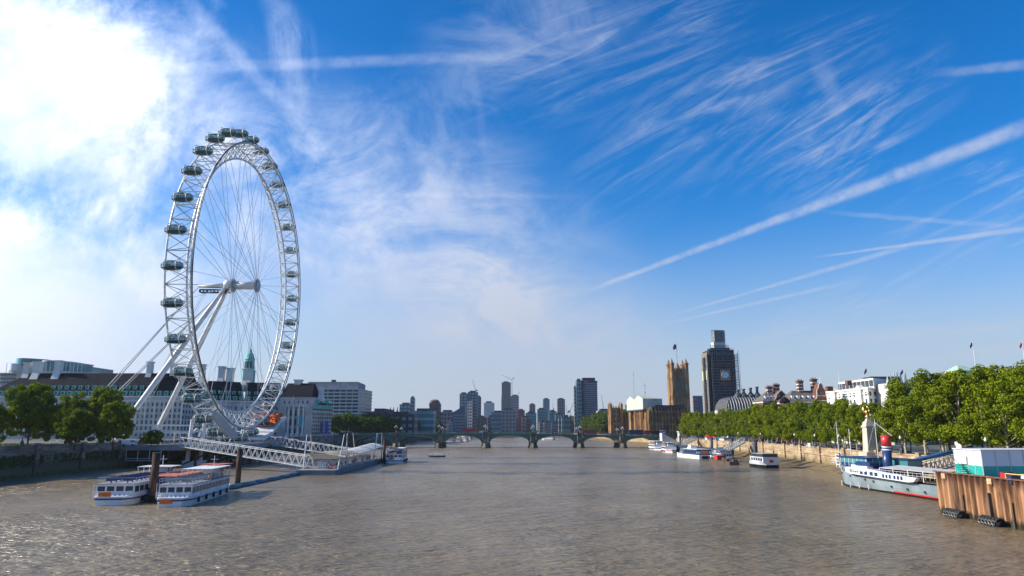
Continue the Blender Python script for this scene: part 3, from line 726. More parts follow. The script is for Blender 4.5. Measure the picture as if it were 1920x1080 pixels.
# ---------------- boats ----------------
def hull(b,L,Bm,zk,zd,bow=.3,stern=.1,sheer=.6,n=16,mi=0,flare=.85,bowlift=None):
    """+Y is the bow"""
    st=[]
    for i in range(n+1):
        t=i/n; y=-L/2+L*t
        wv=1-max(0,(t-(1-bow))/bow)**2.2; wv=min(wv,1-.35*max(0,(stern-t)/stern)**2 if stern else 1); wv=max(wv,.04)
        zs=zd+sheer*(max(0,t-.5)*2)**2+sheer*.25*(max(0,.5-t)*2)**2; hb=Bm/2*wv
        st.append([(-hb,y,zs),(-hb*flare,y-(0),zk),(hb*flare,y,zk),(hb,y,zs)])
    vs=[p for s in st for p in s]; fs=[]
    for i in range(n):
        for j in range(4): fs.append((i*4+j,i*4+(j+1)%4,(i+1)*4+(j+1)%4,(i+1)*4+j))
    fs+=[(3,2,1,0),tuple(n*4+j for j in range(4))]
    b.add(vs,fs,mi); return lambda t:(zd+sheer*(max(0,t-.5)*2)**2+sheer*.25*(max(0,.5-t)*2)**2)
def rails(b,L,w,z,h=1.0,step=1.5,y0=0):
    n=int(L/step)
    for i in range(n+1):
        for x in(-w/2,w/2): b.cyl((x,y0-L/2+i*L/n,z),(x,y0-L/2+i*L/n,z+h),.035,n=4)
    for x in(-w/2,w/2):
        for q in(.5,1.): b.cyl((x,y0-L/2,z+h*q),(x,y0+L/2,z+h*q),.04,n=4)
    for y in(y0-L/2,y0+L/2): b.cyl((-w/2,y,z+h),(w/2,y,z+h),.04,n=4)
def cruiser(label,loc,rz,L=34,Bm=7,hm=white,canopy=None,style=0,cat='river cruiser',stripe=navy,group=None):
    t=thing('river_cruiser',label,cat,(0,0,0),group)
    b=MB(); hull(b,L,Bm,-.6,1.5,.25,.12,.5); b.build('hull',hm,t)
    b=MB(); hull(b,L+.12,Bm+.12,1.02,1.2,.25,.12,.4,flare=1); b.build('rubbing_strake',stripe,t)
    cl=L*.74; cy=-L*.06
    b=MB().box((-Bm*.45,cy-cl/2,1.5),(Bm*.45,cy+cl/2,3.7)); cb=b.build('cabin',hm,t)
    it=[]; n=int(cl/2.1)
    for i in range(n):
        y=cy-cl/2+(i+.5)*cl/n
        for x,a in((-Bm*.45,PI/2),(Bm*.45,PI/2)): it.append(((x,y,2.75),a,cl/n*.72,1.05))
    for i in range(4): it.append(((-Bm*.33+i*Bm*.22,cy-cl/2,2.85),0,Bm*.17,.9))
    windows(t,it,wglass,th=.16)
    MB().box((-Bm*.47,cy-cl/2-.2,3.7),(Bm*.47,cy+cl/2+.2,3.82)).build('upper_deck',greyc if style!=2 else red,t)
    b=MB(); rails(b,cl-.4,Bm*.92,3.82,1.0,1.6,cy); b.build('railing',offw,t)
    b=MB()
    for i in range(int(cl/2.4)):
        y=cy-cl/2+1.5+i*2.2
        if y>cy+cl/2-5: break
        for x in(-1.5,1.5): b.bx((x,y,4.25),(1.7,.45,.1)); b.bx((x,y-.25,4.5),(1.7,.08,.6)); b.bx((x,y,4.0),(.1,.4,.4))
    b.build('bench_seats',navy if style!=1 else mat('seat_grey',(.3,.3,.32)),t)
    if canopy:
        y0,y1,cm=canopy; y0=cy-cl/2+y0*cl; y1=cy-cl/2+y1*cl
        b=MB().box((-Bm*.46,y0,5.85),(Bm*.46,y1,6.0)); b.build('canopy',cm,t)
        n=max(2,int((y1-y0)/3.5))
        for i in range(n+1):
            for x in(-Bm*.43,Bm*.43): MB().cyl((x,y0+.2+i*(y1-y0-.4)/n,3.8),(x,y0+.2+i*(y1-y0-.4)/n,5.86),.07,n=5).build('canopy_post',offw,t)
    wy=cy+cl/2-2.2
    wb=MB().box((-1.7,wy-1.6,3.82),(1.7,wy+1.6,5.9)).box((-1.9,wy-1.8,5.9),(1.9,wy+1.8,6.02)).build('wheelhouse',hm,t)
    windows(wb,[((-1.1+i*1.1,wy+1.62,5.2),0,.9,.8) for i in range(3)]+[((x,wy-.8+i*1.6,5.2),PI/2,1.3,.8) for x in(-1.72,1.72) for i in(0,1)],wglass,th=.1)
    b=MB(); rr=random.Random(int(L*10))
    for i in range(7): x=-2.4+i*.8; b.cyl((x,-L/2+1.6,1.6),(x,-L/2+2.4,1.6),.28,n=8)
    rails(b,2.6,Bm*.8,1.6,.9,.8,-L/2+1.6)
    b.build('stern_liferafts',white,t)
    for i in range(5):
        for x in(-Bm*.51,Bm*.51): MB().cyl((x,-L*.34+i*L*.14,.35),(x,-L*.34+i*L*.14,1.35),.22,n=8).build('fender',black,t)
    MB().bx((-Bm*.1,-L/2-.07,1.0 if style==1 else 2.05 if style==0 else .9),(2.2,.14,.8)).build('orange_panel',orange,t)
    b=MB()
    for x,y in((-Bm*.46,cy-3),(Bm*.46,cy-3),(Bm*.46,cy+6),(-Bm*.46,cy+6)):
        b.tube([(x*1.02,y+.38*math.cos(2*PI*i/10),4.5+.38*math.sin(2*PI*i/10)) for i in range(10)],.1,5,True)
    b.build('lifebuoys',orange,t)
    b=MB().cyl((0,wy,6),(0,wy,8.2),.06).cyl((-.8,wy,7.4),(.8,wy,7.4),.04); MB().cyl((-Bm*.4,-L/2+.6,1.5),(-Bm*.4,-L/2+.4,4.2),.05).build('ensign_staff',offw,t)
    b.build('mast',offw,t)
    t.location=loc; t.rotation_euler=(0,0,rz); return t
# left moored group: sterns towards the camera
cruiser('white cruiser with orange stern panel and aft canopy, leftmost of the moored boats',(-76.9,151,0),R(6.5),34,7.6,white,(.72,.98,white),0)
cruiser('white cruiser with blue stripe and red roof panels, right of the rusty pile',(-64.6,149,0),R(7.3),35,6.6,white,(.45,1.,white),1)
t=MB().box((-67.4,158,6.02),(-64.7,166.2,6.2)).box((-70.8+.6,160,6.02),(-68.2,166.2,6.2)).build('roof_panel',mat('faded_red',(.45,.13,.1),.7,.2,1))
t.parent=bpy.data.objects['river_cruiser.001']; 
bpy.context.view_layer.update(); t.matrix_parent_inverse=t.parent.matrix_world.inverted()
wb=thing('work_barge','dark blue hulled barge with a faded red deck roof moored between the two white cruisers','barge')
b=MB(); hull(b,22,5.6,-.6,1.4,.3,.1,.3); b.build('hull',dsteel,wb)
MB().box((-2.6,-7.5,1.4),(2.6,9,4.5)).build('cabin',navy,wb); MB().box((-2.8,-7.8,4.5),(2.8,9.3,4.65)).build('roof',MT['faded_red'],wb)
b=MB()
for i in range(6): b.cyl((-2+i*.8,-8.6,1.5),(-2+i*.8,-8.6,2.5),.3,.3,n=8)
b.build('deck_drums',timber,wb)
wb.location=(-71.2,152,0); wb.rotation_euler=(0,0,R(6.5))
cruiser('white passenger boat with a red roof patch beyond the floating pier',(-49.5,307,0),R(3),28,7.6,white,(.1,.95,white),0)
MB().box((-52,297,6.1),(-48.5,302,6.35)).build('roof_panel',red,bpy.data.objects['river_cruiser.002'],local=False)
q=bpy.data.objects['roof_panel.001']; 
# small open workboat midstream
sb=thing('pontoon_raft','small dark moored raft with posts alone in the middle of the river','raft',(0,0,0))
b=MB(); hull(b,9,4,-.3,.7,.25,.25,.2); b.build('hull',dsteel,sb)
b=MB()
for i in range(6):
    for x in(-1.6,1.6): b.cyl((x,-3.4+i*1.3,.7),(x,-3.4+i*1.3,1.8),.07)
for x in(-1.6,1.6): b.cyl((x,-3.4,1.8),(x,3.1,1.8),.06)
b.bx((0,0,1),(1.2,2,.8)); b.build('railing',offw,sb); sb.location=(at(818,850,362).x,362,0); sb.rotation_euler=(0,0,R(82))
# right pier group
cruiser('white double-deck boat moored at the pier end nearest the bridge',(98.5,482,0),R(-178),24,8,white,(.1,.9,white),0)
cruiser('white boat with a red stern moored behind the catamaran at the right pier',(95.5,432,0),R(176),24,7,white,(.3,.7,white),1,stripe=red)
cm=thing('fast_catamaran','blue and white fast catamaran with an orange panel leaving the right pier','catamaran')
b=MB()
for x in(-3,3):
    bb=MB(); hull(bb,30,2.4,-.5,1.6,.35,.1,.6); b.add([(v[0]+x,v[1],v[2]) for v in bb.v],bb.f)
b.box((-4,-14,1.3),(4,9,1.75)); b.build('hull',white,cm)
MB().prism([(-3.9,-12),(3.9,-12),(3.9,6),(2,10),(-2,10),(-3.9,6)],1.75,4.2,0,[(-3.5,-11.6),(3.5,-11.6),(3.5,4.5),(1.6,7),(-1.6,7),(-3.5,4.5)]).build('cabin',navy,cm)
MB().prism([(-3.6,-11.8),(3.6,-11.8),(3.5,5),(-3.5,5)],4.2,4.4).build('roof',white,cm)
MB().prism([(-1.6,0),(1.6,0),(1.6,5),(-1.6,5)],4.4,6.0,0,[(-1.4,.4),(1.4,.4),(1.2,3.6),(-1.2,3.6)]).build('wheelhouse',white,cm)
windows(cm,[((x,-9.5+i*3,3.1),PI/2,2.4,1.0) for x in(-3.74,3.74) for i in range(5)],wglass)
MB().bx((.3,-12.2,3.0),(3.2,.3,1.5)).build('orange_panel',orange,cm); MB().bx((-2.8,-12.2,2.9),(1.8,.3,1.2)).bx((3.0,-12.2,2.9),(1.4,.3,1.2)).build('stern_panel',mat('pale_blue',(.35,.55,.75)),cm)
cm.location=(90,352,0); cm.rotation_euler=(0,0,R(8))
sf=MB(); rr=random.Random(2)
for k in range(420):
    t_=rr.random(); x=86.5+rr.uniform(-3,3)-t_*4; y=337-t_*t_*18; x-=t_*14; s=rr.uniform(.1,.5)*(1-t_*.6); sf.add([(x-s*1.5,y,.02),(x,y-s*.5,.03),(x+s*1.5,y,.02),(x,y+s*.5,.03)],[(0,1,2,3)])
tag(sf.build('wake_foam',mat('foam',(.7,.7,.68),.9,.05)),'thin white wake foam behind the catamaran','foam',kind='stuff')
# long covered pier on the right
rp=thing('covered_pier','long floating passenger pier with a flat dark roof and glazed sides beside the right embankment','pier',(104,400,0))
Pp=[(97.5,333),(104,333),(108,482),(101,482)]
MB().prism(Pp,-.5,1.2).build('pontoon',MT['pontoon_grey'],rp)
MB().prism([(98.2,336),(103.4,336),(107.2,480),(101.8,480)],1.2,3.7).build('glazed_sides',tglass,rp)
it=[]
for i in range(48):
    f=i/47; it.append(((98.15+3.6*f,336.5+143*f,2.4),R(88.6),.35,2.4))
windows(rp,it,offw,'side_post')
MB().prism([(97.0,334.5),(104.6,334.5),(108.4,483),(100.6,483)],3.7,4.05).build('roof',dsteel,rp)
gangway('white gangway from the embankment down to the covered right pier',(121,470,7),(106,440,4.2),10,2.8,2.4,steel)
gangway('grey gangway from the embankment to the near end of the covered pier',(121,372,7),(104,352,2),10,2.8,2.4,steel)
# launches & barges at near end
bg2=thing('timber_barge','long low brown timber barge in front of the right pier','barge')
b=MB(); hull(b,34,6,-.4,1.2,.2,.2,.5); b.build('hull',mat('barge_brown',(.12,.09,.07),.9,.3,1),bg2)
b=MB(); rr=random.Random(6)
for i in range(12): b.bx((rr.uniform(-2,2),-14+i*2.4,1.7),(rr.uniform(.8,2),rr.uniform(.8,2),rr.uniform(.5,1.3)),rr.uniform(0,1))
b.build('deck_clutter',timber,bg2); bg2.location=(87.5,296,0); bg2.rotation_euler=(0,0,R(-2))
MB().box((-1.8,2,1.2),(1.8,8,3)).build('deckhouse',red,bg2,local=True)
lm=thing('motor_launch','white high-sided launch with a black boot line and red square on its stern','launch')
b=MB(); hull(b,20,7.6,.7,2.2,.35,.1,.8,flare=.98); b.build('hull',white,lm)
b=MB(); hull(b,20.3,8.0,-.5,1.3,.35,.1,0,flare=.9); b.build('boot_line',black,lm)
MB().box((-3.6,-9.9,2.2),(3.6,4,4.4)).build('cabin',white,lm); MB().box((-3.3,-9.2,4.4),(3.3,2,5.6)).build('wheelhouse',dsteel,lm); MB().box((-3.5,-9.6,5.6),(3.5,2.4,5.75)).build('roof',offw,lm)
MB().bx((0,-10.02,2.8),(1.6,.2,1)).build('stern_square',red,lm)
windows(lm,[((-3.62,-8+i*2.4,3.4),PI/2,1.5,1) for i in range(5)]+[((-2.4+i*1.6,-9.25,5.0),0,1.2,.8) for i in range(4)],wglass,th=.16)
lm.scale=(.84,.84,.9); lm.location=(at(1432,868,264).x,266,0); lm.rotation_euler=(0,0,R(4))
cruiser('small white boat with red fittings moored between the barge and the covered pier',(91.5,312,0),R(2),16,5,white,None,1)
# boats beyond bridge
for i,(px,yb,Yd,c_,lab) in enumerate([(838,829,720,red,'red and white boat first from the left beyond the bridge'),(853,829,730,red,'red and black boat second from the left beyond the bridge'),(866,825,790,white,'white boat third from the left beyond the bridge'),(874,822,880,white,'farthest white boat moored beyond the bridge'),(1028,820,900,red,'dark red boat seen through the fourth arch'),]):
    q=cruiser(lab,(gx(px,Yd),Yd,0),R(75 if i<2 else 60),18,6,white,(.1,.9,c_),0,stripe=c_)
# ---------------- road bridge ----------------
BY=530.; BW=26.
bx_=[gx(v,BY,838) for v in(660,742,823,910,1000,1088,1168,1241)]
br=thing('road_bridge','long green iron arch bridge with seven spans crossing the whole river','bridge',(0,BY,0))
def dz_(x): t=(x-bx_[0])/(bx_[-1]-bx_[0]); return 9.3+1.5*math.sin(PI*t)-1.2*t+.2
b=MB(); N=60
xs=[bx_[0]-12+(bx_[-1]-bx_[0]+24)*i/N for i in range(N+1)]
for x0,x1 in zip(xs,xs[1:]):
    b.slab([(x0,BY,dz_(x0)-.9),(x1,BY,dz_(x1)-.9),(x1,BY,dz_(x1)),(x0,BY,dz_(x0))],(0,BW,0))
b.build('deck',bridge_g,br)
b=MB()
for x0,x1 in zip(xs,xs[1:]):
    for y in(BY-.25,BY+BW): b.slab([(x0,y,dz_(x0)+1.0),(x1,y,dz_(x1)+1.0),(x1,y,dz_(x1)+1.25),(x0,y,dz_(x0)+1.25)],(0,.25,0)); b.slab([(x0,y-.05,dz_(x0)-.15),(x1,y-.05,dz_(x1)-.15),(x1,y-.05,dz_(x1)+.12),(x0,y-.05,dz_(x0)+.12)],(0,.35,0))
    for j in range(5):
        x=x0+(x1-x0)*(j+.5)/5; b.bx((x,BY-.13,dz_(x)+.55),(.28,.12,.95))
b.build('parapet',bridge_l,br)
for x0,x1 in zip(bx_,bx_[1:]):
    b=MB(); a0,a1=x0+2.2,x1-2.2; n=18
    for y in(BY+.1,BY+8,BY+16,BY+25.5):
        for i in range(n):
            t0,t1=i/n,(i+1)/n; f=lambda t:(3.2+ (dz_((x0+x1)/2)-1.5-3.2)*math.sqrt(max(0,1-(2*t-1)**2)))
            p0=a0+(a1-a0)*t0;p1=a0+(a1-a0)*t1
            if y==BY+.1:
                b.slab([(p0,y,f(t0)),(p1,y,f(t1)),(p1,y,dz_(p1)-.9),(p0,y,dz_(p0)-.9)],(0,.3,0))
                b.slab([(p0,y-.12,f(t0)),(p1,y-.12,f(t1)),(p1,y-.12,f(t1)+.55),(p0,y-.12,f(t0)+.55)],(0,.12,0),1)
            else: b.slab([(p0,y,f(t0)),(p1,y,f(t1)),(p1,y,f(t1)+.8),(p0,y,f(t0)+.8)],(0,.4,0))
    b.build('arch',[bridge_g,bridge_l],br)
for x in bx_[1:-1]:
    b=MB(); oct_=lambda w,l:[(x-w,BY-l+w),(x,BY-l),(x+w,BY-l+w),(x+w,BY+BW+l-w),(x,BY+BW+l),(x-w,BY+BW+l-w)]
    b.prism(oct_(4.2,4.5),-1,.6,1,oct_(3.4,3.6)); b.prism(oct_(3.3,3.4),.6,3.2,0,oct_(2.7,2.6)); b.prism(oct_(2.9,2.9),3.2,3.6,0)
    b.prism([(x-1.9,BY-1.3),(x+1.9,BY-1.3),(x+1.9,BY+.5),(x-1.9,BY+.5)],3.6,dz_(x)+1.4,0)
    b.build('pier',[pierst,algae],br)
for x,s in((bx_[-1]+5,1),(bx_[0]-5,-1)):
    MB().box((x-4.5,BY-2.5,-1),(x+4.5,BY+BW+2.5,dz_(x)-.95)).box((x-4.5,BY-2.5,dz_(x)-.9),(x+4.5,BY-.3,dz_(x)+2)).build('abutment',pierst,br)
# lamps (three globes)
def lamp3(nm):
    t=thing(nm,None,None)
    MB().lathe([(.3,0),(.3,.5),(.12,.8),(.09,3),(.14,3.2),(.06,4.1)],n=8).build('post',bridge_l,t,local=True)
    b=MB().cyl((-.8,0,3),(.8,0,3),.05).cyl((-.8,0,3),(-.8,0,3.3),.04).cyl((.8,0,3),(.8,0,3.3),.04); b.build('bracket',bridge_l,t,local=True)
    for p in((-.8,0,3.6),(.8,0,3.6),(0,0,4.4)): MB().lathe([(.12,-.38),(.34,-.1),(.36,.15),(.2,.4),(.05,.55)],p,8).build('globe',white,t,True,True)
    return t
l0=lamp3('bridge_lamp'); k=0
for x in bx_[1:-1]:
    for y in(BY-.6,BY+BW-.5):
        q=l0 if k==0 else dup(l0,None); q.location=(x,y,dz_(x)+(1.4 if y<BY else .2)); q.scale=(1.1,1.1,1.05)
        tag(q,f'triple globe lamp over the {ordn((k)//2)} bridge pier from the left, on the {"near" if y<BY else "far"} parapet','street lamp','bridge lamps'); k+=1
# ---------------- vehicles ----------------
def bus(nm,label,m,deck2=True,L=11):
    t=thing(nm,label,'bus'); H=4.3 if deck2 else 3.2
    MB().box((-L/2,-1.25,.5),(L/2,1.25,H)).box((-L/2+.2,-1.15,H),(L/2-.2,1.15,H+.1)).build('body',m,t)
    it=[]
    for z in((1.9,3.5) if deck2 else(2.1,)):
        for i in range(6):
            for y in(-1.26,1.26): it.append(((-L/2+1+i*(L-2)/5.0,y,z),0,(L-2)/5*.85,.85))
        for x in(-L/2,L/2): it.append(((x,0,z),PI/2,2.1,.9))
    windows(t,it,wglass,th=.06)
    for x in(-L*.3,L*.3):
        for y in(-1.15,1.15): MB().cyl((x,y-.15,.5),(x,y+.15,.5),.5,n=12).build('wheel',black,t)
    return t
def car(nm,label,m,van=False,cat='car'):
    t=thing(nm,label,cat); L=5 if van else 4.3; H=2.0 if van else 1.4
    b=MB().slab([(-L/2,-.9,.35),(L/2,-.9,.35),(L/2,-.9,.8),(L*.3,-.9,.95 if not van else 1.2),(L*.2,-.9,.95 if not van else H),(-L/2+.1,-.9,.95 if not van else H)],(0,1.8,0)); b.build('body',m,t)
    if not van: MB().slab([(-L*.42,-.8,.95),(L*.24,-.8,.95),(L*.08,-.75,H),(-L*.3,-.75,H)],(0,1.55,0)).build('window',wglass,t)
    else: MB().bx((L*.22,0,1.55),(.5,1.84,.6)).build('window',wglass,t)
    for x in(-L*.32,L*.32):
        for y in(-.85,.85): MB().cyl((x,y-.1,.33),(x,y+.1,.33),.33,n=10).build('wheel',black,t)
    return t
bs=[('navy coach crossing the right end of the bridge',navy,True,1193),('red double-decker bus at the right end of the bridge',red,True,1222),('red and white tour bus behind the red bus on the bridge',white,True,1234)]
for l,m,d,px in bs:
    q=bus('double_decker_bus',l,m); x=gx(px,BY+5,805); q.location=(x,BY+6,dz_(x)+.02)
for l,m,px in(('white van on the left half of the bridge',white,905),('silver car right of the third bridge pier',offw,930),('teal van in the middle of the bridge',teal,962),('dark car near the middle of the bridge',black,1040),('red car near the fifth bridge pier',red,1070),('white car over the sixth arch of the bridge',white,1140)):
    q=car('car',l,m,'van' in l,'van' if 'van' in l else 'car'); x=gx(px,BY+6,805); q.location=(x,BY+6,dz_(x)+.02)
r=random.Random(31)
for k in range(12):
    px=720+k*42+r.uniform(-9,9); m,cn=[(offw,'grey'),(black,'black'),(red,'red'),(white,'white')][k%4]; q=car('car',f'{cn} car in the far lane of the bridge, {ordn(k)} from the left',m,False,'car'); x=gx(px,BY+18,805); q.location=(x,BY+18,dz_(x)+.02); q['group']='cars in the far lane'
for px,l in((1105,'red double-decker bus over the fifth arch in the far lane'),(880,'red double-decker bus left of the second bridge lamp in the far lane')):
    q=bus('double_decker_bus',l,red); x=gx(px,BY+14,805); q.location=(x,BY+14,dz_(x)-.6)
for l,m,px,Y in (('red double-decker bus on the embankment road beside the bridge foot',red,1326,470),):
    q=bus('double_decker_bus',l,m); q.location=(RB(Y)+12,Y,ZR+.02); q.rotation_euler=(0,0,PI/2)
cols=[(white,'white'),(black,'black'),(offw,'grey'),(navy,'dark blue'),(red,'red'),(white,'white')]
r=random.Random(12); k=0
for Y in range(150,500,13):
    m,cn=cols[k%6]; v=k%5==2; q=car('parked_van' if v else 'parked_car',f'{cn} {"van" if v else "car"} behind the right embankment wall, {ordn(k)} along the kerb from the right',m,v,'van' if v else 'car')
    q['group']='vehicles along the embankment road'; q.location=(RB(Y)+9.6,Y+r.uniform(-2,2),ZR+.02); q.rotation_euler=(0,0,PI/2); k+=1
# embankment lamps on the right wall, posts with globe
t0=None; k=0
for Y in(140,160,178,197,218,240,265,292,322,352,390,430):
    if t0 is None:
        t=thing('embankment_lamp',None,None); MB().lathe([(.55,0),(.5,.9),(.28,1.3),(.13,1.6),(.09,3.6),(.15,3.8)],n=8).build('post',dsteel,t,local=True); MB().lathe([(.1,3.8),(.33,4.1),(.34,4.35),(.15,4.65),(.04,4.9)],n=8).build('globe',white,t,True,True); t0=t; q=t
    else: q=dup(t0)
    q.location=(RB(Y)-.1,Y,ZR+1.3); tag(q,f'dark cast-iron globe lamp on the right embankment wall, {ordn(k)} from the right','street lamp','embankment lamps'); k+=1
for k,Y in enumerate((185,205,226,248)):
    q=dup(t0); q.location=(LB(Y)+.1,Y,ZL+1.3); tag(q,f'dark globe lamp on the left river wall, {ordn(k)} from the left','street lamp','left promenade lamps')
# ---------------- monument with the gilded bird ----------------
mp=at(1633,845,214); mp.z=ZR
mo=thing('memorial_column','pale stone memorial pylon topped by a gilded winged bird, in front of the plane trees','monument',mp)
o=MB(); x,y=mp.x,mp.y
def sq(w,cx=x,cy=y): return [(cx-w,cy-w),(cx+w,cy-w),(cx+w,cy+w),(cx-w,cy+w)]
o.prism(sq(2.6),ZR,ZR+1.2); o.prism(sq(1.6),ZR+1.2,ZR+8.4,0,sq(1.3)); o.prism(sq(1.55),ZR+8.4,ZR+8.9); o.prism(sq(1.35),ZR+8.9,ZR+10.2,0,sq(1.0)); o.prism(sq(.7),ZR+10.2,ZR+11.0,0,sq(.5))
o.build('pylon',mat('pylon_stone',(.5,.45,.38),.8,.15,.4),mo)
MB().lathe([(.35,0),(.62,.35),(.68,.7),(.4,1.05),(.2,1.2)],(x,y,ZR+11),12).build('globe',gold,mo,True)
b=MB().tube([(x,y,ZR+12.1),(x-.1,y,ZR+12.9),(x-.35,y,ZR+13.5)],[.28,.42,.2],8)
for s in(-1,1):
    P=[(x+s*.2,y,ZR+12.4),(x+s*.95,y+.2,ZR+12.9),(x+s*1.25,y+.3,ZR+13.8),(x+s*.9,y+.4,ZR+14.6),(x+s*.1,y+.5,ZR+15.0),(x+s*.7,y+.3,ZR+14.1),(x+s*.6,y+.1,ZR+13.4)]
    b.slab(P,(0,.18,0))
b.build('winged_bird',gold,mo,True)
fl=thing('flagpole','tall thin white pole standing on the right embankment left of the memorial','flagpole',(at(1573,850,222).x,222,ZR))
px_=fl.location.x; MB().cyl((px_,222,ZR),(px_,222,gz(790,222)),.13,.07,n=8).cyl((px_-.7,222,gz(798,222)),(px_+.7,222,gz(798,222)),.05).build('shaft',white,fl); MB().lathe([(.3,0),(.3,.5),(.15,.6)],(px_,222,ZR),8).build('base',red,fl)
# ---------------- moored steamer ----------------
st=thing('moored_steamer','old grey and white steamer with a red, white and blue funnel','ship')
L=64
hg=mat('hull_pale_grey',(.19,.25,.28),.5,.12,.15,c2=(.27,.34,.38),stretch=(1,1,.4))
b=MB(); n=26; prof=[]
def half(t): return 4.6*max(.05,(1-max(0,(t-.72)/.28)**2.3))*(1-.3*max(0,(.12-t)/.12)**2)
def shr(t): return 2.9+2.9*max(0,(t-.35)/.65)**1.6+.5*max(0,(.25-t)/.25)
vs=[]
for i in range(n+1):
    t=i/n; y=-26+58*t; w_=half(t); z=shr(t)
    vs+=[(-w_,y+ (1.5*(t>.99)),z),(-w_*.93,y,z*.45),(-w_*.86,y-.6*(t>.95),.45),(w_*.86,y-.6*(t>.95),.45),(w_*.93,y,z*.45),(w_,y+(1.5*(t>.99)),z)]
fs=[(i*6+j,i*6+(j+1)%6,(i+1)*6+(j+1)%6,(i+1)*6+j) for i in range(n) for j in range(6)]+[(5,4,3,2,1,0),tuple(n*6+j for j in range(6))]
b.add(vs,fs); hu=b.build('hull',hg,st)
b=MB(); vs=[]
for i in range(n+1):
    t=i/n; y=-26+58*t; w_=half(t)*.86; vs+=[(-w_,y,.44),(-w_*.8,y,-1),(w_*.8,y,-1),(w_,y,.44)]
b.add(vs,[(i*4+j,i*4+(j+1)%4,(i+1)*4+(j+1)%4,(i+1)*4+j) for i in range(n) for j in range(4)]+[(3,2,1,0),tuple(n*4+j for j in range(4))]); b.build('boot_topping',black,st)
b=MB()
for i in range(13): t0=i/n;t1=(i+1)/n; b.slab([(-half(t0)*.875-.02,-26+58*t0,.44),(-half(t1)*.875-.02,-26+58*t1,.44),(-half(t1)*.885-.02,-26+58*t1,.72),(-half(t0)*.885-.02,-26+58*t0,.72)],(-.06,0,0))
b.build('red_waterline',red,st)
# white sponson strip with windows
def side(t): return half(t)+.05
b=MB().slab([(-4.7,-5,3.1),(-4.7,18,3.5),(-4.7,20,3.9),(-4.7,19.6,5.0),(-4.7,10,4.9),(-4.7,-4,4.2),(-4.7,-8,4.1),(-4.7,-7,3.3)],(-.9,0,0)); b.build('sponson',white,st)
windows(st,[((-5.62,-3+i*1.25+(i//3)*.5,3.78+.01*i),R(90),.7,.75) for i in range(6)]+[((-5.62,6.6+i*1.9+(i//2)*.4,3.98+.02*i),R(90),1.2,.8) for i in range(4)]+[((-5.62,14.4+i*.8,4.3),R(90),.35,.85) for i in range(5)],navy,'sponson_window',th=.12)
windows(hu,[((-half(t)*.97-.02,-26+58*t,z),R(90),.45,.45) for t,z in((.62,2.2),(.68,2.4),(.74,3.2),(.80,2.8),(.86,3.9),(.9,4.1),(.94,3.0),(.5,1.6),(.4,1.5),(.3,1.4))],dsteel,'porthole',th=.25)
MB().box((-4.1,-25,3.2),(4.3,20,3.35)).build('main_deck',timber,st)
MB().box((-3.9,13.2,5.1),(3.9,25,5.9)).box((.4,4,5.1),(3.9,13.19,5.9)).box((-4.2,12.8,7.1),(4.2,26,7.3)).box((.2,3.6,7.1),(4.2,12.79,7.3)).box((-3.3,4,3.36),(3.7,13.1,5.08)).box((-3.3,13.21,3.36),(3.3,20,5.08)).build('saloon',navy,st)
MB().box((-3.85,13.3,5.9),(3.85,24.8,7.1)).box((.45,4.1,5.9),(3.85,13.2,7.1)).build('saloon_glazing',tglass,st)
b=MB()
for i in range(7): b.box((-3.95,13.2+i*1.95,5.1),(-3.84,13.35+i*1.95,7.1))
for i in range(5): b.box((-3.9+i*1.5,13.1,5.1),(-3.75+i*1.5,13.2,7.1))
b.build('saloon_mullions',offw,st)
b=MB()
for x in(-4,-2.5):
    for y in(25.5,27): b.cyl((x,y,4.5),(x,y,7.6),.12)
for z in(5.2,6,6.8,7.6): b.cyl((-4,25.5,z),(-4,27,z),.1).cyl((-4,25.5,z),(-2.5,25.5,z),.1)
b.build('ladder_frame',white,st)
fy_=lambda z:8.6-(z-3.3)*.06
b=MB().cyl((-1.6,fy_(3.4),3.4),(-1.6,fy_(9.2),9.2),.98,.98,n=24); fn=b.build('funnel',navy,st,True)
MB().cyl((-1.6,fy_(9.2),9.2),(-1.6,fy_(9.5),9.5),1.0,n=24).cyl((-1.6,fy_(9.8),9.8),(-1.6,fy_(10.1),10.1),1.0,n=24).build('white_band',white,fn,True)
MB().cyl((-1.6,fy_(9.5),9.5),(-1.6,fy_(9.8),9.8),.99,n=24).build('blue_band',navy,fn,True)
MB().cyl((-1.6,fy_(10.1),10.1),(-1.6,fy_(12.5),12.5),1.02,1.05,n=24).build('red_top',red,fn,True)
MB().cyl((-1.6,12,7.3),(-1.6,12,16.2),.1,.06,n=6).cyl((-1.6,12,15.5),(-.5,7.5,12.4),.04).cyl((-1.6,12,15.5),(-2.4,16,7.3),.03).build('mast',white,st)
b=MB().cyl((0,27,5),(0,27,14),.12,.07); b.build('foremast',white,st)
MB().bx((-4.4,12.5,6.0),(1.8,6,.9)).build('lifeboat_cover',navy,st); b=MB(); hull(b,8,2.2,4.7,5.9,.3,.3,.2); q=b.build('lifeboat',white,st,local=True); q.location=(-4.9,14,-.4)
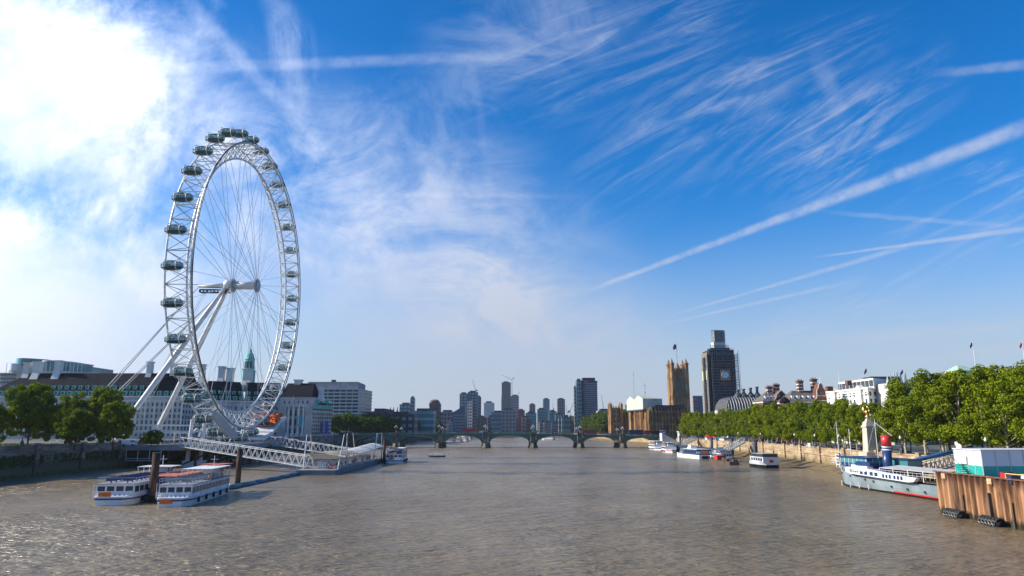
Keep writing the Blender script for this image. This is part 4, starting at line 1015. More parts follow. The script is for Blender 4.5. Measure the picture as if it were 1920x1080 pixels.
# aft canopy
b=MB(); pts=[]
for i in range(5):
    y=7-i*5.2; pts.append(y)
for y0,y1 in zip(pts,pts[1:]):
    b.slab([(-4.5,y0,5.35),(0,y0,5.85),(0,y1,5.85),(-4.5,y1,5.35)],(0,0,.1)); b.slab([(0,y0,5.85),(4.5,y0,5.35),(4.5,y1,5.35),(0,y1,5.85)],(0,0,.1))
b.build('aft_canopy',mat('grey_canvas',(.42,.42,.43),.8,.15,1),st)
for y in pts:
    for x in(-4.5,4.5): MB().cyl((x*.98,y,3.3),(x*.98,y,5.4),.1).build('canopy_post',white,st)
b=MB(); rails(b,38,9.6,3.9,1.1,1.4,-5); rails(b,12,7,5.0,1.0,1.4,25); b.build('railing',offw,st)
MB().box((-2.5,-22,3.3),(2.5,-17,5.3)).build('aft_deckhouse',timber,st)
b=MB(); 
for y in(12,16,20,24): b.cyl((-4.6,y,.2),(-4.6,y,1.5),.1)
b.build('fender_posts',offw,st)
b=MB(); rr=random.Random(3)
for i in range(16): b.bx((rr.uniform(-2.5,2.5),rr.uniform(24,30),5.6),(rr.uniform(.3,1),rr.uniform(.3,1),rr.uniform(.4,1.2)),rr.random()*3)
b.cyl((-1.5,30.5,5),(-1.5,30.5,7.2),.25).bx((-1.5,30.5,7.4),(.7,.7,.5)); b.build('windlass',dsteel,st)
st.location=(87.6,154.5,0); st.rotation_euler=(0,0,R(2.6))
# gangway with blue roof
gw=gangway('dark lattice gangway under a blue tube roof rising from the steamer to the embankment',(93.5,164,3.7),(108.5,168,6.9),12,2.6,2.2,steel,.09)
MB().cyl((92.5,163.6,7.0),(108.5,167.8,9.6),.5,.5,n=10).build('tube_roof',mat('blue_roof',(.03,.11,.25),.4,.1,1),gw,True)
# ---------------- sheet piled cofferdam ----------------
cf=thing('sheet_pile_wall','rusty corrugated sheet pile wall jutting into the river at the right edge','cofferdam',(72,100,0))
A=Vector((72.9,124)); B2=Vector((69.7,60)); 
dv=(B2-A); Lw=dv.length; dv/=Lw; nn=Vector((-abs(dv.y),dv.x*math.copysign(1,-dv.y)*-1)).normalized()
nn=Vector((dv.y,-dv.x)); nn= nn if nn.x<0 else -nn
b=MB(); s=0; pts=[]
per=1.55
while s<Lw:
    for q,o in((0,0),(.42,0),(.58,.42),(1.0-.16,.42)):
        pts.append(A+dv*(s+q*per)+nn*(o-.42))
    s+=per
b=MB()
for p,q in zip(pts,pts[1:]):
    b.add([(p.x,p.y,-1.5),(q.x,q.y,-1.5),(q.x,q.y,6.75),(p.x,p.y,6.75),(p.x-nn.x*.12,p.y-nn.y*.12,6.75),(q.x-nn.x*.12,q.y-nn.y*.12,6.75)],[(0,1,2,3),(3,2,5,4)])
b.build('corrugated_sheets',rust,cf)
E_=A-nn*.0
MB().prism([(A.x+.4,124),(A.x+.4,123.7),(82,124.1),(82,124.4)],-1,6.7).build('end_wall',rust,cf)
MB().prism([(A.x+.5,123.5),(B2.x+.6,60),(104,60),(104,123.5)],6.0,6.2).build('deck',mat('gravel',(.2,.18,.15),.95,.3,2),cf)
b=MB(); b.prism([(A.x-.1,124),(A.x+.35,124),(B2.x+.5,60),(B2.x+.05,60)],6.76,6.95); b.build('capping_beam',mat('cap_rust',(.16,.08,.05),.8,.3,1),cf)
for k,(sx,zt,zb) in enumerate(((6,6.6,-.5),(31,6.6,-.5))):
    p=A+dv*sx+nn*.12; bb=MB()
    for j in(-.25,.25): bb.cyl((p.x+dv.x*j,p.y+dv.y*j,zb),(p.x+dv.x*j,p.y+dv.y*j,zt),.04)
    for z in range(int((zt-zb)/.3)): bb.cyl((p.x-dv.x*.25,p.y-dv.y*.25,zb+z*.3),(p.x+dv.x*.25,p.y+dv.y*.25,zb+z*.3),.03,n=4)
    bb.build('ladder',dsteel,cf)
for sx in(3.6,16,27,38): 
    p=A+dv*sx+nn*.1; MB().bx((p.x,p.y,6.25),(.5,1.0,.8),0).build('mooring_bracket',mat('bracket',(.5,.36,.22),.8,.2,1),cf)
for sx,z0,z1 in((8.5,1,3.6),(15.2,-.5,4.5),(20.5,-.5,3.6)):
    p=A+dv*sx+nn*.2; MB().bx((p.x,p.y,(z0+z1)/2),(.3,.3,z1-z0)).build('fender_timber',timber,cf)
for k,(px,py,l) in enumerate(((1800,970,'left black tyre-clad fender floating against the rusty piling'),(1866,985,'right black tyre-clad fender floating against the rusty piling'))):
    d=ray(px,py); t_=-CZ/d.z; p=Vector((d.x*t_,d.y*t_,0)); 
    # touch the wall
    sft=(p.xy-A).dot(dv); q=A+dv*sft+nn*1.0
    f=thing('floating_fender',l,'fender',(q.x,q.y,0),'fenders at the piling')
    MB().cyl((q.x-dv.x*2,q.y-dv.y*2,.35),(q.x+dv.x*2,q.y+dv.y*2,.35),.62,n=12).build('core',black,f,True)
    for j in range(6):
        c=q+dv*(-1.9+j*.76); tt=MB(); u=Vector((nn.x,nn.y,0))
        tt.tube([Vector((c.x,c.y,.38))+u*.74*math.cos(2*PI*i/12)+Vector((0,0,.74*math.sin(2*PI*i/12))) for i in range(12)],.2,6,False); tt.build('tyre',mat('tyre',(.035,.035,.038),.6,.3,3),f,True)
    b=MB()
    for j in range(5):
        c=q+dv*(-1.6+j*.8)+nn*.78; b.tube([Vector((c.x,c.y,.5))+Vector((dv.x,dv.y,0))*.33*math.cos(2*PI*i/10)+Vector((0,0,.33*math.sin(2*PI*i/10))) for i in range(11)],.08,5)
    b.build('chain_loops',mat('wet_chain',(.16,.17,.18),.4,.2,2,.3),f)
yb=mat('yellow_paint',(.6,.42,.1),.6,.15,1)
b=MB()
for k in range(14):
    p=A+dv*(16+k*1.6)-nn*2.2; b.cyl((p.x,p.y,6.2),(p.x,p.y,7.4),.09)
for z in(6.8,7.4):
    p=A+dv*16-nn*2.2;q=A+dv*37-nn*2.2; b.cyl((p.x,p.y,z),(q.x,q.y,z),.08)
tag(b.build('yellow_railing',yb),'yellow tubular guard railing along the top of the rusty piling','railing')
# site building / hoarding
sh_=thing('site_hoarding','tall white and teal panelled site building standing behind the rusty piling','site building',(80,118,6.2))
c1=Vector((gx(1790,123,860),123)); c2=Vector((gx(1841,114,860),114)); c3=Vector((103,116)); c4=Vector((103.5,123.4)); zt=gz(843,119)
for nm,z0,z1,m in(('lower_panels',6.2,8.15,teal),('upper_panels',8.15,zt,mat('hoarding_white',(.7,.7,.72),.6,.05,.3))):
    MB().prism([c1,c2,c3,c4],z0,z1).build(nm,m,sh_)
MB().prism([c1+Vector((-.2,.1)),c2+Vector((-.2,-.2)),c3,c4],zt,zt+.14).build('roof_edge',offw,sh_)
for k in range(12): p=c2.lerp(c3,k/12); MB().bx((p.x,p.y-.05,(6.2+zt)/2),(.09,.1,zt-6.2)).build('panel_joint',galv,sh_)
for k in range(5): p=c1.lerp(c2,k/4); MB().bx((p.x-.04,p.y,(6.2+zt)/2),(.1,.09,zt-6.2)).build('panel_joint',galv,sh_)
p=c1.lerp(c2,.35); MB().bx((p.x-.3,p.y,8.9),(.1,2.2,1.3)).build('notice_board',white,sh_)
b=MB()
for k in range(7): q=c1.lerp(c2,.3+.06*k); b.bx((q.x-1.0,q.y,8.2-.28*k),(1.2,.5,.08))
b.cyl((c1.lerp(c2,.3).x-1.6,c1.lerp(c2,.3).y,9.2),(c1.lerp(c2,.75).x-1.6,c1.lerp(c2,.75).y,7.2),.05); b.build('site_stair',dsteel,sh_)
b=MB()
for dx in(12.5,14.5):
    for j in(-.2,.2): b.cyl((c2.x+dx+j,c2.y-.4,6.2),(c2.x+dx+j,c2.y-.4,9.2),.05)
    for z in range(9): b.cyl((c2.x+dx-.2,c2.y-.4,6.4+z*.3),(c2.x+dx+.2,c2.y-.4,6.4+z*.3),.03,n=4)
b.build('access_ladder',dsteel,sh_)
r=random.Random(4)
for k,(px,Y,m,l) in enumerate(((1858,112,red,'red plastic crate on the piling deck'),(1896,108,offw,'grey generator box by the yellow railing'),(1868,104,navy,'blue toolbox on the piling deck near the right edge'))):
    x=gx(px,Y,885)+2.4; t=thing('site_crate',l,'crate',(x,Y,6.2)); MB().box((x-.7,Y-.5,6.2),(x+.7,Y+.5,7.3)).build('body',m,t); MB().box((x-.75,Y-.55,7.3),(x+.75,Y+.55,7.4)).box((x-.3,Y-.6,6.7),(x+.3,Y-.5,6.8)).build('lid',dsteel,t)
# ---------------- left: long stone hall ----------------
hall=thing('riverside_hall','huge pale stone hall with dark slate roof, white chimneys, green dormers and a columned pavilion','building',(-230,440,ZL))
yA=440.; zE=gz(745,yA); zR_=gz(697,yA)
xa0,xa1=gx(-40,yA),gx(338,yA)
yP=500.; p0,p1=gx(522,yP),gx(584,yP)
segs=[((xa0,yA),(xa1,yA)),((xa1,yA),(gx(392,478),478)),((gx(392,478),478),(gx(455,492),492)),((gx(455,492),492),(p0,yP))]
wm=MB(); wins=[]; rf=MB(); dr=[]
zEB=gz(749,490)
for k,(a,b_) in enumerate(segs):
    ze=zE if k==0 else zE-1.0
    wm.prism([a,b_,(b_[0],b_[1]+24),(a[0],a[1]+24)],ZL,ze)
    n=44 if k==0 else int((Vector(a)-Vector(b_)).length/3.6)
    a2=(a[0],a[1]-.02);b2=(b_[0],b_[1]-.02)
    wins+=grid(a2,b2,ZL+1,ze-2.6,n,6,.38,.6)
    dr.append((a,b_,ze,n,k))
    va=Vector((a[0],a[1]));vb=Vector((b_[0],b_[1])); nrm=Vector((-(vb-va).y,(vb-va).x)).normalized()
    top=zR_ if k==0 else zE+13.5
    i0=18 if k==0 else 0
    d1=(vb-va).normalized()
    vs=[(*(va-nrm*.7),ze+.9),(*(vb-nrm*.7),ze+.9),(*(vb+nrm*25),ze+.9),(*(va+nrm*25),ze+.9),(*(va+nrm*12+d1*i0),top),(*(vb+nrm*12),top)]
    rf.add(vs,[(0,1,5,4),(1,2,5),(2,3,4,5),(3,0,4),(3,2,1,0)])
w_=wm.build('wall',stone,hall)
cn=MB()
for a,b_,ze,n,k in dr:
    for zz,oo,hh in((ze,.9,.9),(ze-2.2,.5,.5),(ZL+8,.4,.5)): cn.prism([(a[0],a[1]-oo),(b_[0],b_[1]-oo),(b_[0],b_[1]),(a[0],a[1])],zz,zz+hh)
cn.build('cornice',stone_w,hall)
for k in range(23): x=xa0+(xa1-xa0)*k/22; MB().box((x-.45,yA-.32,ZL+8.6),(x+.45,yA,zE-2.3)).build('pilaster',stone_w,hall)
roof=rf.build('roof',slate,hall)
windows(hall,wins,wglass)
its=[];fr=MB()
for a,b_,ze,n,k in dr:
    va=Vector(a);vb=Vector(b_);d1=(vb-va).normalized();nrm=Vector((-d1.y,d1.x)); top=(zR_ if k==0 else zE+13.5)
    sl=12.7/(top-ze-.9); an=math.atan2(d1.y,d1.x); L=(vb-va).length
    m=int(L/4.3)
    for row,(z,w2,h2) in enumerate(((ze+2.5,2.9,2.9),(ze+6.3,2.3,2.5))):
        for i in range(m):
            if k==0 and i<3-0 and row==1: continue
            c=va+d1*(L*(i+.5)/m)+nrm*(-.7+(z-ze-.9)*sl)
            if row==0: c-=nrm*.1
            its.append(((c.x,c.y,z),an,w2,h2))
            fr.bx((c.x+nrm.x*.8,c.y+nrm.y*.8,z+h2/2+.12),(w2+.4,2.6,.25),an)
            its[-1]=its[-1]
dorm=[]
um=unitbox(copper,1.8)
windows(roof,[((c[0],c[1],c[2]),a,w2,h2) for c,a,w2,h2 in its],copper,'dormer',100,1.8)
windows(roof,[((c[0]+math.sin(a)*.9,c[1]-math.cos(a)*.9,c[2]),a,w2*.55,h2*.62) for c,a,w2,h2 in its],wglass,'dormer_pane',100,.1)
def chimney(par,px,ytop,ybot,Y,wpx,m=concrete,flare=1.0,pots=False,dep=None):
    z1=gz(ytop,Y);z0=gz(ybot,Y);x=gx(px,Y,ytop);w2=wpx/2*Y/F; dd=dep or w2
    b=MB().prism([(x-w2,Y-dd),(x+w2,Y-dd),(x+w2,Y+dd),(x-w2,Y+dd)],z0,z1-.8)
    b.prism([(x-w2*1.25,Y-dd*1.25),(x+w2*1.25,Y-dd*1.25),(x+w2*1.25,Y+dd*1.25),(x-w2*1.25,Y+dd*1.25)],z1-.8,z1)
    if flare: b.prism([(x-w2*1.5,Y-dd*2.2),(x+w2*1.5,Y-dd*2.2),(x+w2*1.5,Y+dd),(x-w2*1.5,Y+dd)],z0-7*flare,z0+1,0,[(x-w2,Y-dd),(x+w2,Y-dd),(x+w2,Y+dd),(x-w2,Y+dd)])
    ob=b.build('chimney',m,par)
    if pots:
        q=MB()
        for i in range(4): q.cyl((x-w2*.8+i*w2*.53,Y,z1),(x-w2*.8+i*w2*.53,Y,z1+1.0),.22,n=6)
        q.build('chimney_pot',m,ob)
    return ob
for px,yt,Y,wd in((54,680,452,11),(73,678,452,12),(112,676,452,11),(283,678,452,9),(326,682,452,8),(381,683,492,9),(417,687,500,10),(433,690,502,11),(466,692,508,14)): chimney(roof,px,yt,yt+24,Y,wd,stone_w)
# copper cupola
cx=gx(459,520); cz=gz(712,520)
cu=thing('cupola_x',None,None); bpy.data.objects.remove(cu)
k_=520/F
MB().lathe([(4.6,-6),(4.6,6),(5,6.4),(3.9,7),(3.5,14.5),(3.9,15),(3.2,16.2),(2.4,19),(1.2,20.6),(1.0,22.5),(.25,23.2),(.1,28)],(cx,520,cz),10).build('cupola',copper,hall)
windows(hall,[((cx+3.65*math.cos(R(270+a)),520+3.65*math.sin(R(270+a)),cz+11),R(a),1.3,5) for a in(-36,0,36)],dsteel,'cupola_opening',th=.3)
# pavilion with columns
zc=gz(763,yP); za=gz(747,yP); zr=gz(719,yP)
MB().prism([(p0,yP+2.2),(p1,yP+2.2),(p1,yP+24),(p0,yP+24)],ZL,zc).prism([(p0-.4,yP-.6),(p1+.4,yP-.6),(p1+.4,yP+24.2),(p0-.4,yP+24.2)],zc,za).prism([(p0-.8,yP-1),(p1+.8,yP-1),(p1+.8,yP+24.6),(p0-.8,yP+24.6)],za,za+.8).prism([(p0,yP-.4),(p0+5,yP-.4),(p0+5,yP+2.2),(p0,yP+2.2)],ZL,zc).prism([(p1-5,yP-.4),(p1,yP-.4),(p1,yP+2.2),(p1-5,yP+2.2)],ZL,zc).build('pavilion_wall',stone,hall)
MB().hip(p0-.6,p1-.6,yP-.8,yP+24.4,za+.8,zr-za,2,11.5).build('pavilion_roof',slate,hall)
for i in range(4):
    x=p0+6.4+i*(p1-p0-12.8)/3; MB().cyl((x,yP+.6,ZL+3),(x,yP+.6,zc),1.0,.85,n=12).box((x-1.3,yP-.7,ZL),(x+1.3,yP+1.9,ZL+3)).build('column',stone_w,hall)
windows(hall,grid((p0+5,yP+2.1),(p1-5,yP+2.1),ZL+1,zc-1,3,3,.5,.6)+grid((p0+2,yP-.62),(p1-2,yP-.62),zc+1.5,za-1,6,1,.3,.6),wglass,'pavilion_window')
chimney(hall,560,712,722,512,12,stone_w,0)
# river wing
q0=(p1,yP+1.0); q1=(gx(621,525),525.)
zw=gz(769,510)
qa=Vector(q0);qb=Vector(q1)
MB().prism([q0,q1,(q1[0]-20,q1[1]+14),(q0[0]-10,q0[1]+26)],ZL,zw).build('wing_wall',stone,hall)
wl=(qb-qa).length;d1=(qb-qa).normalized();nr=Vector((d1.y,-d1.x))
windows(hall,grid(qa+nr*.1,qb+nr*.1,ZL+1.5,zw-1.5,11,6,.4,.62),wglass,'wing_window')
ri=qa-nr*8;rj=qb-nr*8
MB().add([(*(qa+nr*.5),zw),(*(qb+nr*.5),zw),(*(qb-nr*18),zw),(*(qa-nr*18),zw),(*ri,gz(735,510)),(*(rj-d1*5),gz(742,515))],[(0,1,5,4),(1,2,5),(2,3,4,5),(3,0,4),(3,2,1,0)]).build('wing_roof',slate,hall)
windows(hall,[((*(qa+d1*(wl*(i+.5)/8)+nr*(-.2-.8*j)),zw+2.2+j*4),math.atan2(d1.y,d1.x),2.2-.5*j,3.2-.8*j) for i in range(8) for j in(0,1)],copper,'wing_dormer',th=1.6)
for px,yt,wd in((581,722,6),(588,731,5),(603,728,8)): chimney(hall,px,yt,yt+14,512,wd,stone_w,.6)
# banners and ground floor signs
for px,y0,y1,m in((561,778,800,mat('teal_banner',(.03,.4,.45))),(603,792,812,navy),(612,790,812,mat('blue_banner',(.02,.09,.4)))):
    Yb=yP-1.4 if px<584 else 505; x=gx(px,Yb); 
    MB().box((x-1.2,Yb-.2,gz(y1,Yb)),(x+1.2,Yb,gz(y0,Yb))).build('banner',m,hall)
for px in(553,565,573):
    x=gx(px-1,496); t=thing('flagpole',f'white flagpole in front of the columned pavilion, {ordn((553,565,573).index(px))} from the left','flagpole',(x,490,ZL),'flagpoles before the pavilion'); MB().cyl((x,490,ZL),(x,490,gz(741 if px==553 else 752,490)),.13,.07,n=6).build('shaft',white,t)
# stepped white office block
of=thing('office_block','wide stepped white office block with bands of windows rising behind the stone hall','building',(gx(640,640),640,ZL))
Yo=640.; o0,o1=gx(573,Yo),gx(672,Yo); o2=(gx(695,690),690.)
zt=gz(726,Yo); sx=gx(575,Yo)
ow=MB().prism([(o0,Yo),(o1,Yo),o2,(o2[0]-20,740),(o0,740)],ZL,zt-2).build('wall',mat('office_white',(.5,.5,.49),.7,.06,.2),of)
MB().prism([(gx(573,645),645),(gx(668,645),645),(gx(682,690),690),(gx(573,690),730)],zt-2,gz(716,645)).build('plant_storey',greyc,of)
MB().prism([(gx(617,650),650),(gx(624,650),650),(gx(624,650),654),(gx(617,650),654)],zt,gz(712,650)).build('rooftop_box',dsteel,of)
nf=12
windows(of,grid((gx(600,Yo),Yo-.05),(o1-1,Yo-.05),ZL+4,zt-1.6,6,nf,.86,.52),wglass)
A_=Vector((o1,Yo));B_=Vector(o2);dn=(B_-A_).normalized();nr=Vector((dn.y,-dn.x))
windows(of,grid(A_+nr*.1+dn,B_+nr*.1-dn,ZL+4,zt-1.6,14,nf,.62,.45),wglass,'side_window')
b=MB()
for j in range(nf+1):
    z=ZL+3.6+(zt-5.2-ZL)*j/nf; b.prism([(o0,Yo-.5),(o1+.2,Yo-.5),(o2[0]+.6,o2[1]),(o2[0],o2[1]),(o1,Yo),(o0,Yo)],z-.5,z+.3)
b.build('floor_slab',mat('office_white',(0,0,0)),of)
b=MB(); rr=random.Random(3)
for i in range(14): x=o0+rr.random()*(o1-o0); b.cyl((x,Yo+8,zt),(x,Yo+8,zt+rr.uniform(3.5,7)),.1,n=4)
b.build('rooftop_aerials',steel,of)
# glass curved tower behind the hall
gb=thing('curved_glass_block','curved block with a blue glass crown showing above the slate roof at the far left','building',(gx(80,560),560,ZL))
Yg=560.
def arc(px0,px1,d0,d1,n=10,bulge=10):
    out=[]
    for i in range(n+1):
        t=i/n; out.append((gx(px0+(px1-px0)*t,Yg),Yg+d0+(d1-d0)*t-bulge*math.sin(PI*t)))
    return out
def gsec(px0,px1,y1,y0,nm,m,bulge=10,sk=0):
    P=arc(px0,px1,0,0,10,bulge); top=P+[(P[-1][0],Yg+30),(P[0][0],Yg+30)]
    MB().prism(top,gz(y0,Yg),gz(y1,Yg)).build(nm,m,gb)
gsec(-40,40,700,800,'lower_block',concrete,6); gsec(0,160,697,800,'main_block',concrete,10); gsec(4,48,684,697,'curved_band',white,12); gsec(12,72,674,686,'glass_crown',tglass,12); gsec(60,118,680,697,'glass_storey',tglass,11); gsec(110,160,688,697,'glass_storey',tglass,8); gsec(62,120,678,680,'roof_edge',offw,12)
b=MB()
for px in range(14,160,7):
    x=gx(px,Yg); b.bx((x,Yg-12.2+abs(px-80)*.03,gz(692,Yg)),(.3,.3,8))
b.build('mullions',offw,gb)
windows(gb,[((gx(px,Yg),Yg-8,gz(y,Yg)),0,2,1.2) for px in range(-20,30,6) for y in(704,711,718)],wglass)
# ---------------- gothic palace ----------------
def buttwall(par,p,q,z0,z1,n,m,pin=2.5,wn=None,rows=4,dep=.9,w=.9,name='buttress'):
    p=Vector(p);q=Vector(q);d1=(q-p).normalized();nr=Vector((d1.y,-d1.x));L=(q-p).length;an=math.atan2(d1.y,d1.x)
    b=MB()
    for i in range(n+1):
        c=p+d1*L*i/n+nr*dep*.5; b.bx((c.x,c.y,(z0+z1+.6)/2),(w,dep,z1+.6-z0),an); b.cyl((c.x,c.y,z1+.6),(c.x,c.y,z1+.6+pin),w*.45,.05,n=4)
    for j in range(rows+1):
        z=z0+(z1-z0)*j/rows; c=p.lerp(q,.5)+nr*.2; b.bx((c.x,c.y,z),(L,.4,.5),an)
    b.build(name,m,par)
    if wn: windows(par,grid(p+nr*.06+d1*0,q+nr*.06,z0+.5,z1-.5,n*wn,rows,.5,.62),wglass)
pal=thing('gothic_palace','long tan gothic palace by the river beyond the bridge, its roof partly under dark sheeting','building',(125,640,ZR))
gx0=gx(1217,640); ztp=gz(770,640); g1=(gx(1182,900)+3,900.)
pc=(gx0,640.); pr=(gx(1290,652),652.)
MB().prism([g1,pc,pr,(pr[0],700),(pc[0]+40,900)],-1,ztp).build('wall',gothic,pal)
MB().prism([(g1[0]+3,896),(pc[0]+2,642),(pr[0],654),(pr[0],690),(pc[0]+30,890)],ztp,ztp+5.5,0,[(g1[0]+14,890),(pc[0]+10,652),(pr[0],664),(pr[0],684),(pc[0]+20,880)]).build('roof',slate,pal)
buttwall(pal,g1,pc,ZR,ztp,24,gothic,3.2,1,3)
buttwall(pal,pc,pr,ZR,ztp,12,gothic,3.2,2,4)
for px,Y,yt,w_ in((1184,880,754,2.6),(1193,838,757,2.2),(1213,660,763,2.0),(1219,642,764,2.0),(1203,740,762,1.6)):
    x=gx(px,Y); MB().cyl((x,Y,0),(x,Y,gz(yt+6,Y)),w_,n=8).cyl((x,Y,gz(yt+6,Y)),(x,Y,gz(yt,Y)),w_,.1,n=8).build('turret',gothic,pal)
# scaffold sheeting over the roof
MB().prism([(pc[0]+3,641.5),(pr[0],653.5),(pr[0],690),(pc[0]+3,700)],ztp+.3,ztp+3.4).build('roof_sheeting',mat('dark_netting',(.05,.07,.08),.8,.3,.5),pal)
b=MB(); 
for k in range(22):
    x=pc[0]+3+k*(pr[0]-pc[0]-4)/21; y=640.6+12*(x-pc[0])/(pr[0]-pc[0])-.5; b.cyl((x,y,ztp-9),(x,y,ztp+4.4),.12,n=4)
for z in(-9,-6,-3,0,2,4): b.cyl((pc[0]+3,639.9,ztp+z),(pr[0],651.5,ztp+z),.12,n=4)
b.build('scaffold',dsteel,pal)
# small stone tower pair at the river end
def gtower(par,px0,px1,yt,Y,m,name='tower',pin=6,z0=-1,n=3,rows=6,dep=None,tur=2.0):
    x0,x1=gx(px0,Y),gx(px1,Y); zt=gz(yt,Y); dep=dep or (x1-x0)
    tb=MB().box((x0,Y,z0),(x1,Y+dep,zt)).build(name,m,par)
    b=MB()
    for x in(x0,x1):
        for y in(Y,Y+dep): b.cyl((x,y,z0),(x,y,zt+pin*.45),tur,n=8).cyl((x,y,zt+pin*.45),(x,y,zt+pin*.55),tur*1.2,n=8).cyl((x,y,zt+pin*.55),(x,y,zt+pin),tur*.8,.1,n=8)
    for i in range(1,n*2):
        x=x0+(x1-x0)*i/(n*2); b.bx((x,Y-.2,(z0+zt)/2),(.6,.6,zt-z0+.5)); b.bx((x,Y-.2,zt+1.2),(1.2,.6,1.6))
        y=Y+dep*i/(n*2); b.bx((x0-.2,y,(z0+zt)/2),(.6,.6,zt-z0+.5)); b.bx((x0-.2,y,zt+1.2),(.6,1.2,1.6))
    b.build('corner_turrets',m,tb)
    windows(tb,grid((x0+tur,Y-.05),(x1-tur,Y-.05),8,zt-2,n,rows,.42,.7)+grid((x0-.05,Y+tur),(x0-.05,Y+dep-tur),8,zt-2,n,rows,.42,.7),wglass)
    return tb
gtower(pal,1146,1166,764,905,gothic,'end_tower',7,-1,2,5)
MB().prism([(gx(1168,915),912),(gx(1183,915),912),(gx(1183,915),960),(gx(1168,915),960)],0,gz(778,912)).build('link_wall',gothic,pal)
gtower(pal,1182,1190,766,893,gothic,'river_tower',8,-1,2,5,12,1.4)
# white tent over the roof
tn=thing('roof_tent','white boxy weather tent with pointed gables standing on the palace roof','tent',(gx(1222,655),655,ztp))
x0,x1=gx(1207,655),gx(1245,655);z0,z1=gz(767,655),gz(747,655)
tw=mat('tent_white',(.45,.48,.43),.8,.08,.2)
MB().prism([(x0,655),(x1,658),(x1,705),(x0-7,705)],z0,z1).build('walls',tw,tn)
b=MB()
for i in range(2):
    ya=655+i*25; b.add([(x0-.1-i*3.5,ya,z1),(x0-.1-3.5*(i+1),ya+25,z1),(x0-.1-3.5*(i+.5),ya+12.5,z1+3.4),(x1,ya+3,z1),(x1,ya+25,z1),(x1,ya+14,z1+1.2)],[(0,1,2),(0,2,5,3),(1,2,5,4)])
b.build('gabled_roof',tw,tn); MB().prism([(x0-.3,654.7),(x1+.3,657.7),(x1+.3,705),(x0-7.4,705)],z0-1.2,z0-.05).build('base_beam',dsteel,tn)
MB().bx((x0+11,655.6,z0+8.5),(4.5,.3,1.2),.06).build('sign_panel',greyc,tn)
for px,Y,y0,y1,l in((1191,880,695,760,'tall thin mast with small knobs behind the white tent, left one'),(1212,670,716,747,'thin mast with knobs standing above the white tent')):
    x=gx(px,Y); t=thing('radio_mast',l,'mast',(x,Y,gz(y1,Y))); b=MB().cyl((x,Y,gz(y1,Y)),(x,Y,gz(y0,Y)),.28,.12,n=5)
    b.build('shaft',greyc,t); MB().lathe([(.1,-.6),(.6,0),(.1,.6)],(x,Y,gz(y0+7,Y)),6).lathe([(.1,-.6),(.7,0),(.1,.6)],(x,Y,gz(y0+25,Y)) if Y>800 else (x,Y,gz(y0+20,Y)),6).build('knobs',dsteel,t)
# big square gothic tower with flag
vt=thing('gothic_tower','massive square gothic stone tower with four pinnacled corner turrets and a flag on top','tower',(gx(1274,900),900,ZR))
tb=gtower(vt,1265,1292,693,900,gothic,'shaft',15,0,3,6,None,2.9)
bw=MB(); x0,x1=gx(1265,900),gx(1292,900)
for i in range(3):
    x=x0+(x1-x0)*(i+.5)/3; b2=bw.slab([(x-1.9,899.6,gz(735,900)),(x+1.9,899.6,gz(735,900)),(x+1.9,899.6,gz(716,900)),(x,899.6,gz(710,900)),(x-1.9,899.6,gz(716,900))],(0,-.3,0))
bw.build('tall_arched_window',wglass,vt)
bw=MB()
for z in(700,706,739,752): bw.box((x0-.6,899.2,gz(z,900)-.5),(x1+.6,900,gz(z,900)+.5)); bw.box((x0-.8,899.4,gz(z,900)-.5),(x0,900+x1-x0,gz(z,900)+.5))
for i in range(18): bw.bx((x0+(i+.5)*(x1-x0)/18,899.7,gz(695,900)),(.5,.5,5))
bw.build('stone_banding',gothic,vt)
xc=(x0+x1)/2; yc=900+(x1-x0)/2
MB().lathe([(4,0),(3.2,4),(1.2,8),(.6,10)],(xc,yc,gz(693,900)),8).build('roof_lantern',gothic,vt)
fp_=MB().cyl((xc,yc,gz(690,900)),(xc,yc,gz(643,900)),.35,.2,n=6).build('flagpole',greyc,vt)
MB().slab([(xc,yc,gz(645,900)),(xc-2.5,yc-.5,gz(644,900)+.4),(xc-4.6,yc,gz(649,900)),(xc-4.2,yc,gz(655,900)),(xc,yc,gz(652,900))],(0,.1,0)).build('flag',mat('flag_red',(.35,.04,.08),.8,.5,.8,c2=(.1,.06,.2)),fp_)
# small striped scaffolded tower between
t=thing('scaffolded_turret','small scaffolded turret wrapped in pink and white bands between the two big towers','tower',(gx(1311,700),700,ZR))
x0,x1=gx(1302,700),gx(1320,700); MB().box((x0,700,ZR),(x1,709,gz(742,700))).build('shaft',greyc,t)
for i in range(5): MB().box((x0-.3,699.6,gz(745+i*6,700)),(x1+.3,709.4,gz(743+i*6,700))).build('sheeting_band',mat('pink_band',(.42,.3,.32)),t)
b=MB()
for i in range(6): x=x0-1+(x1-x0+2)*i/5; b.cyl((x,699,ZR),(x,699,gz(741,700)),.12,n=4)
b.build('scaffold_poles',dsteel,t)
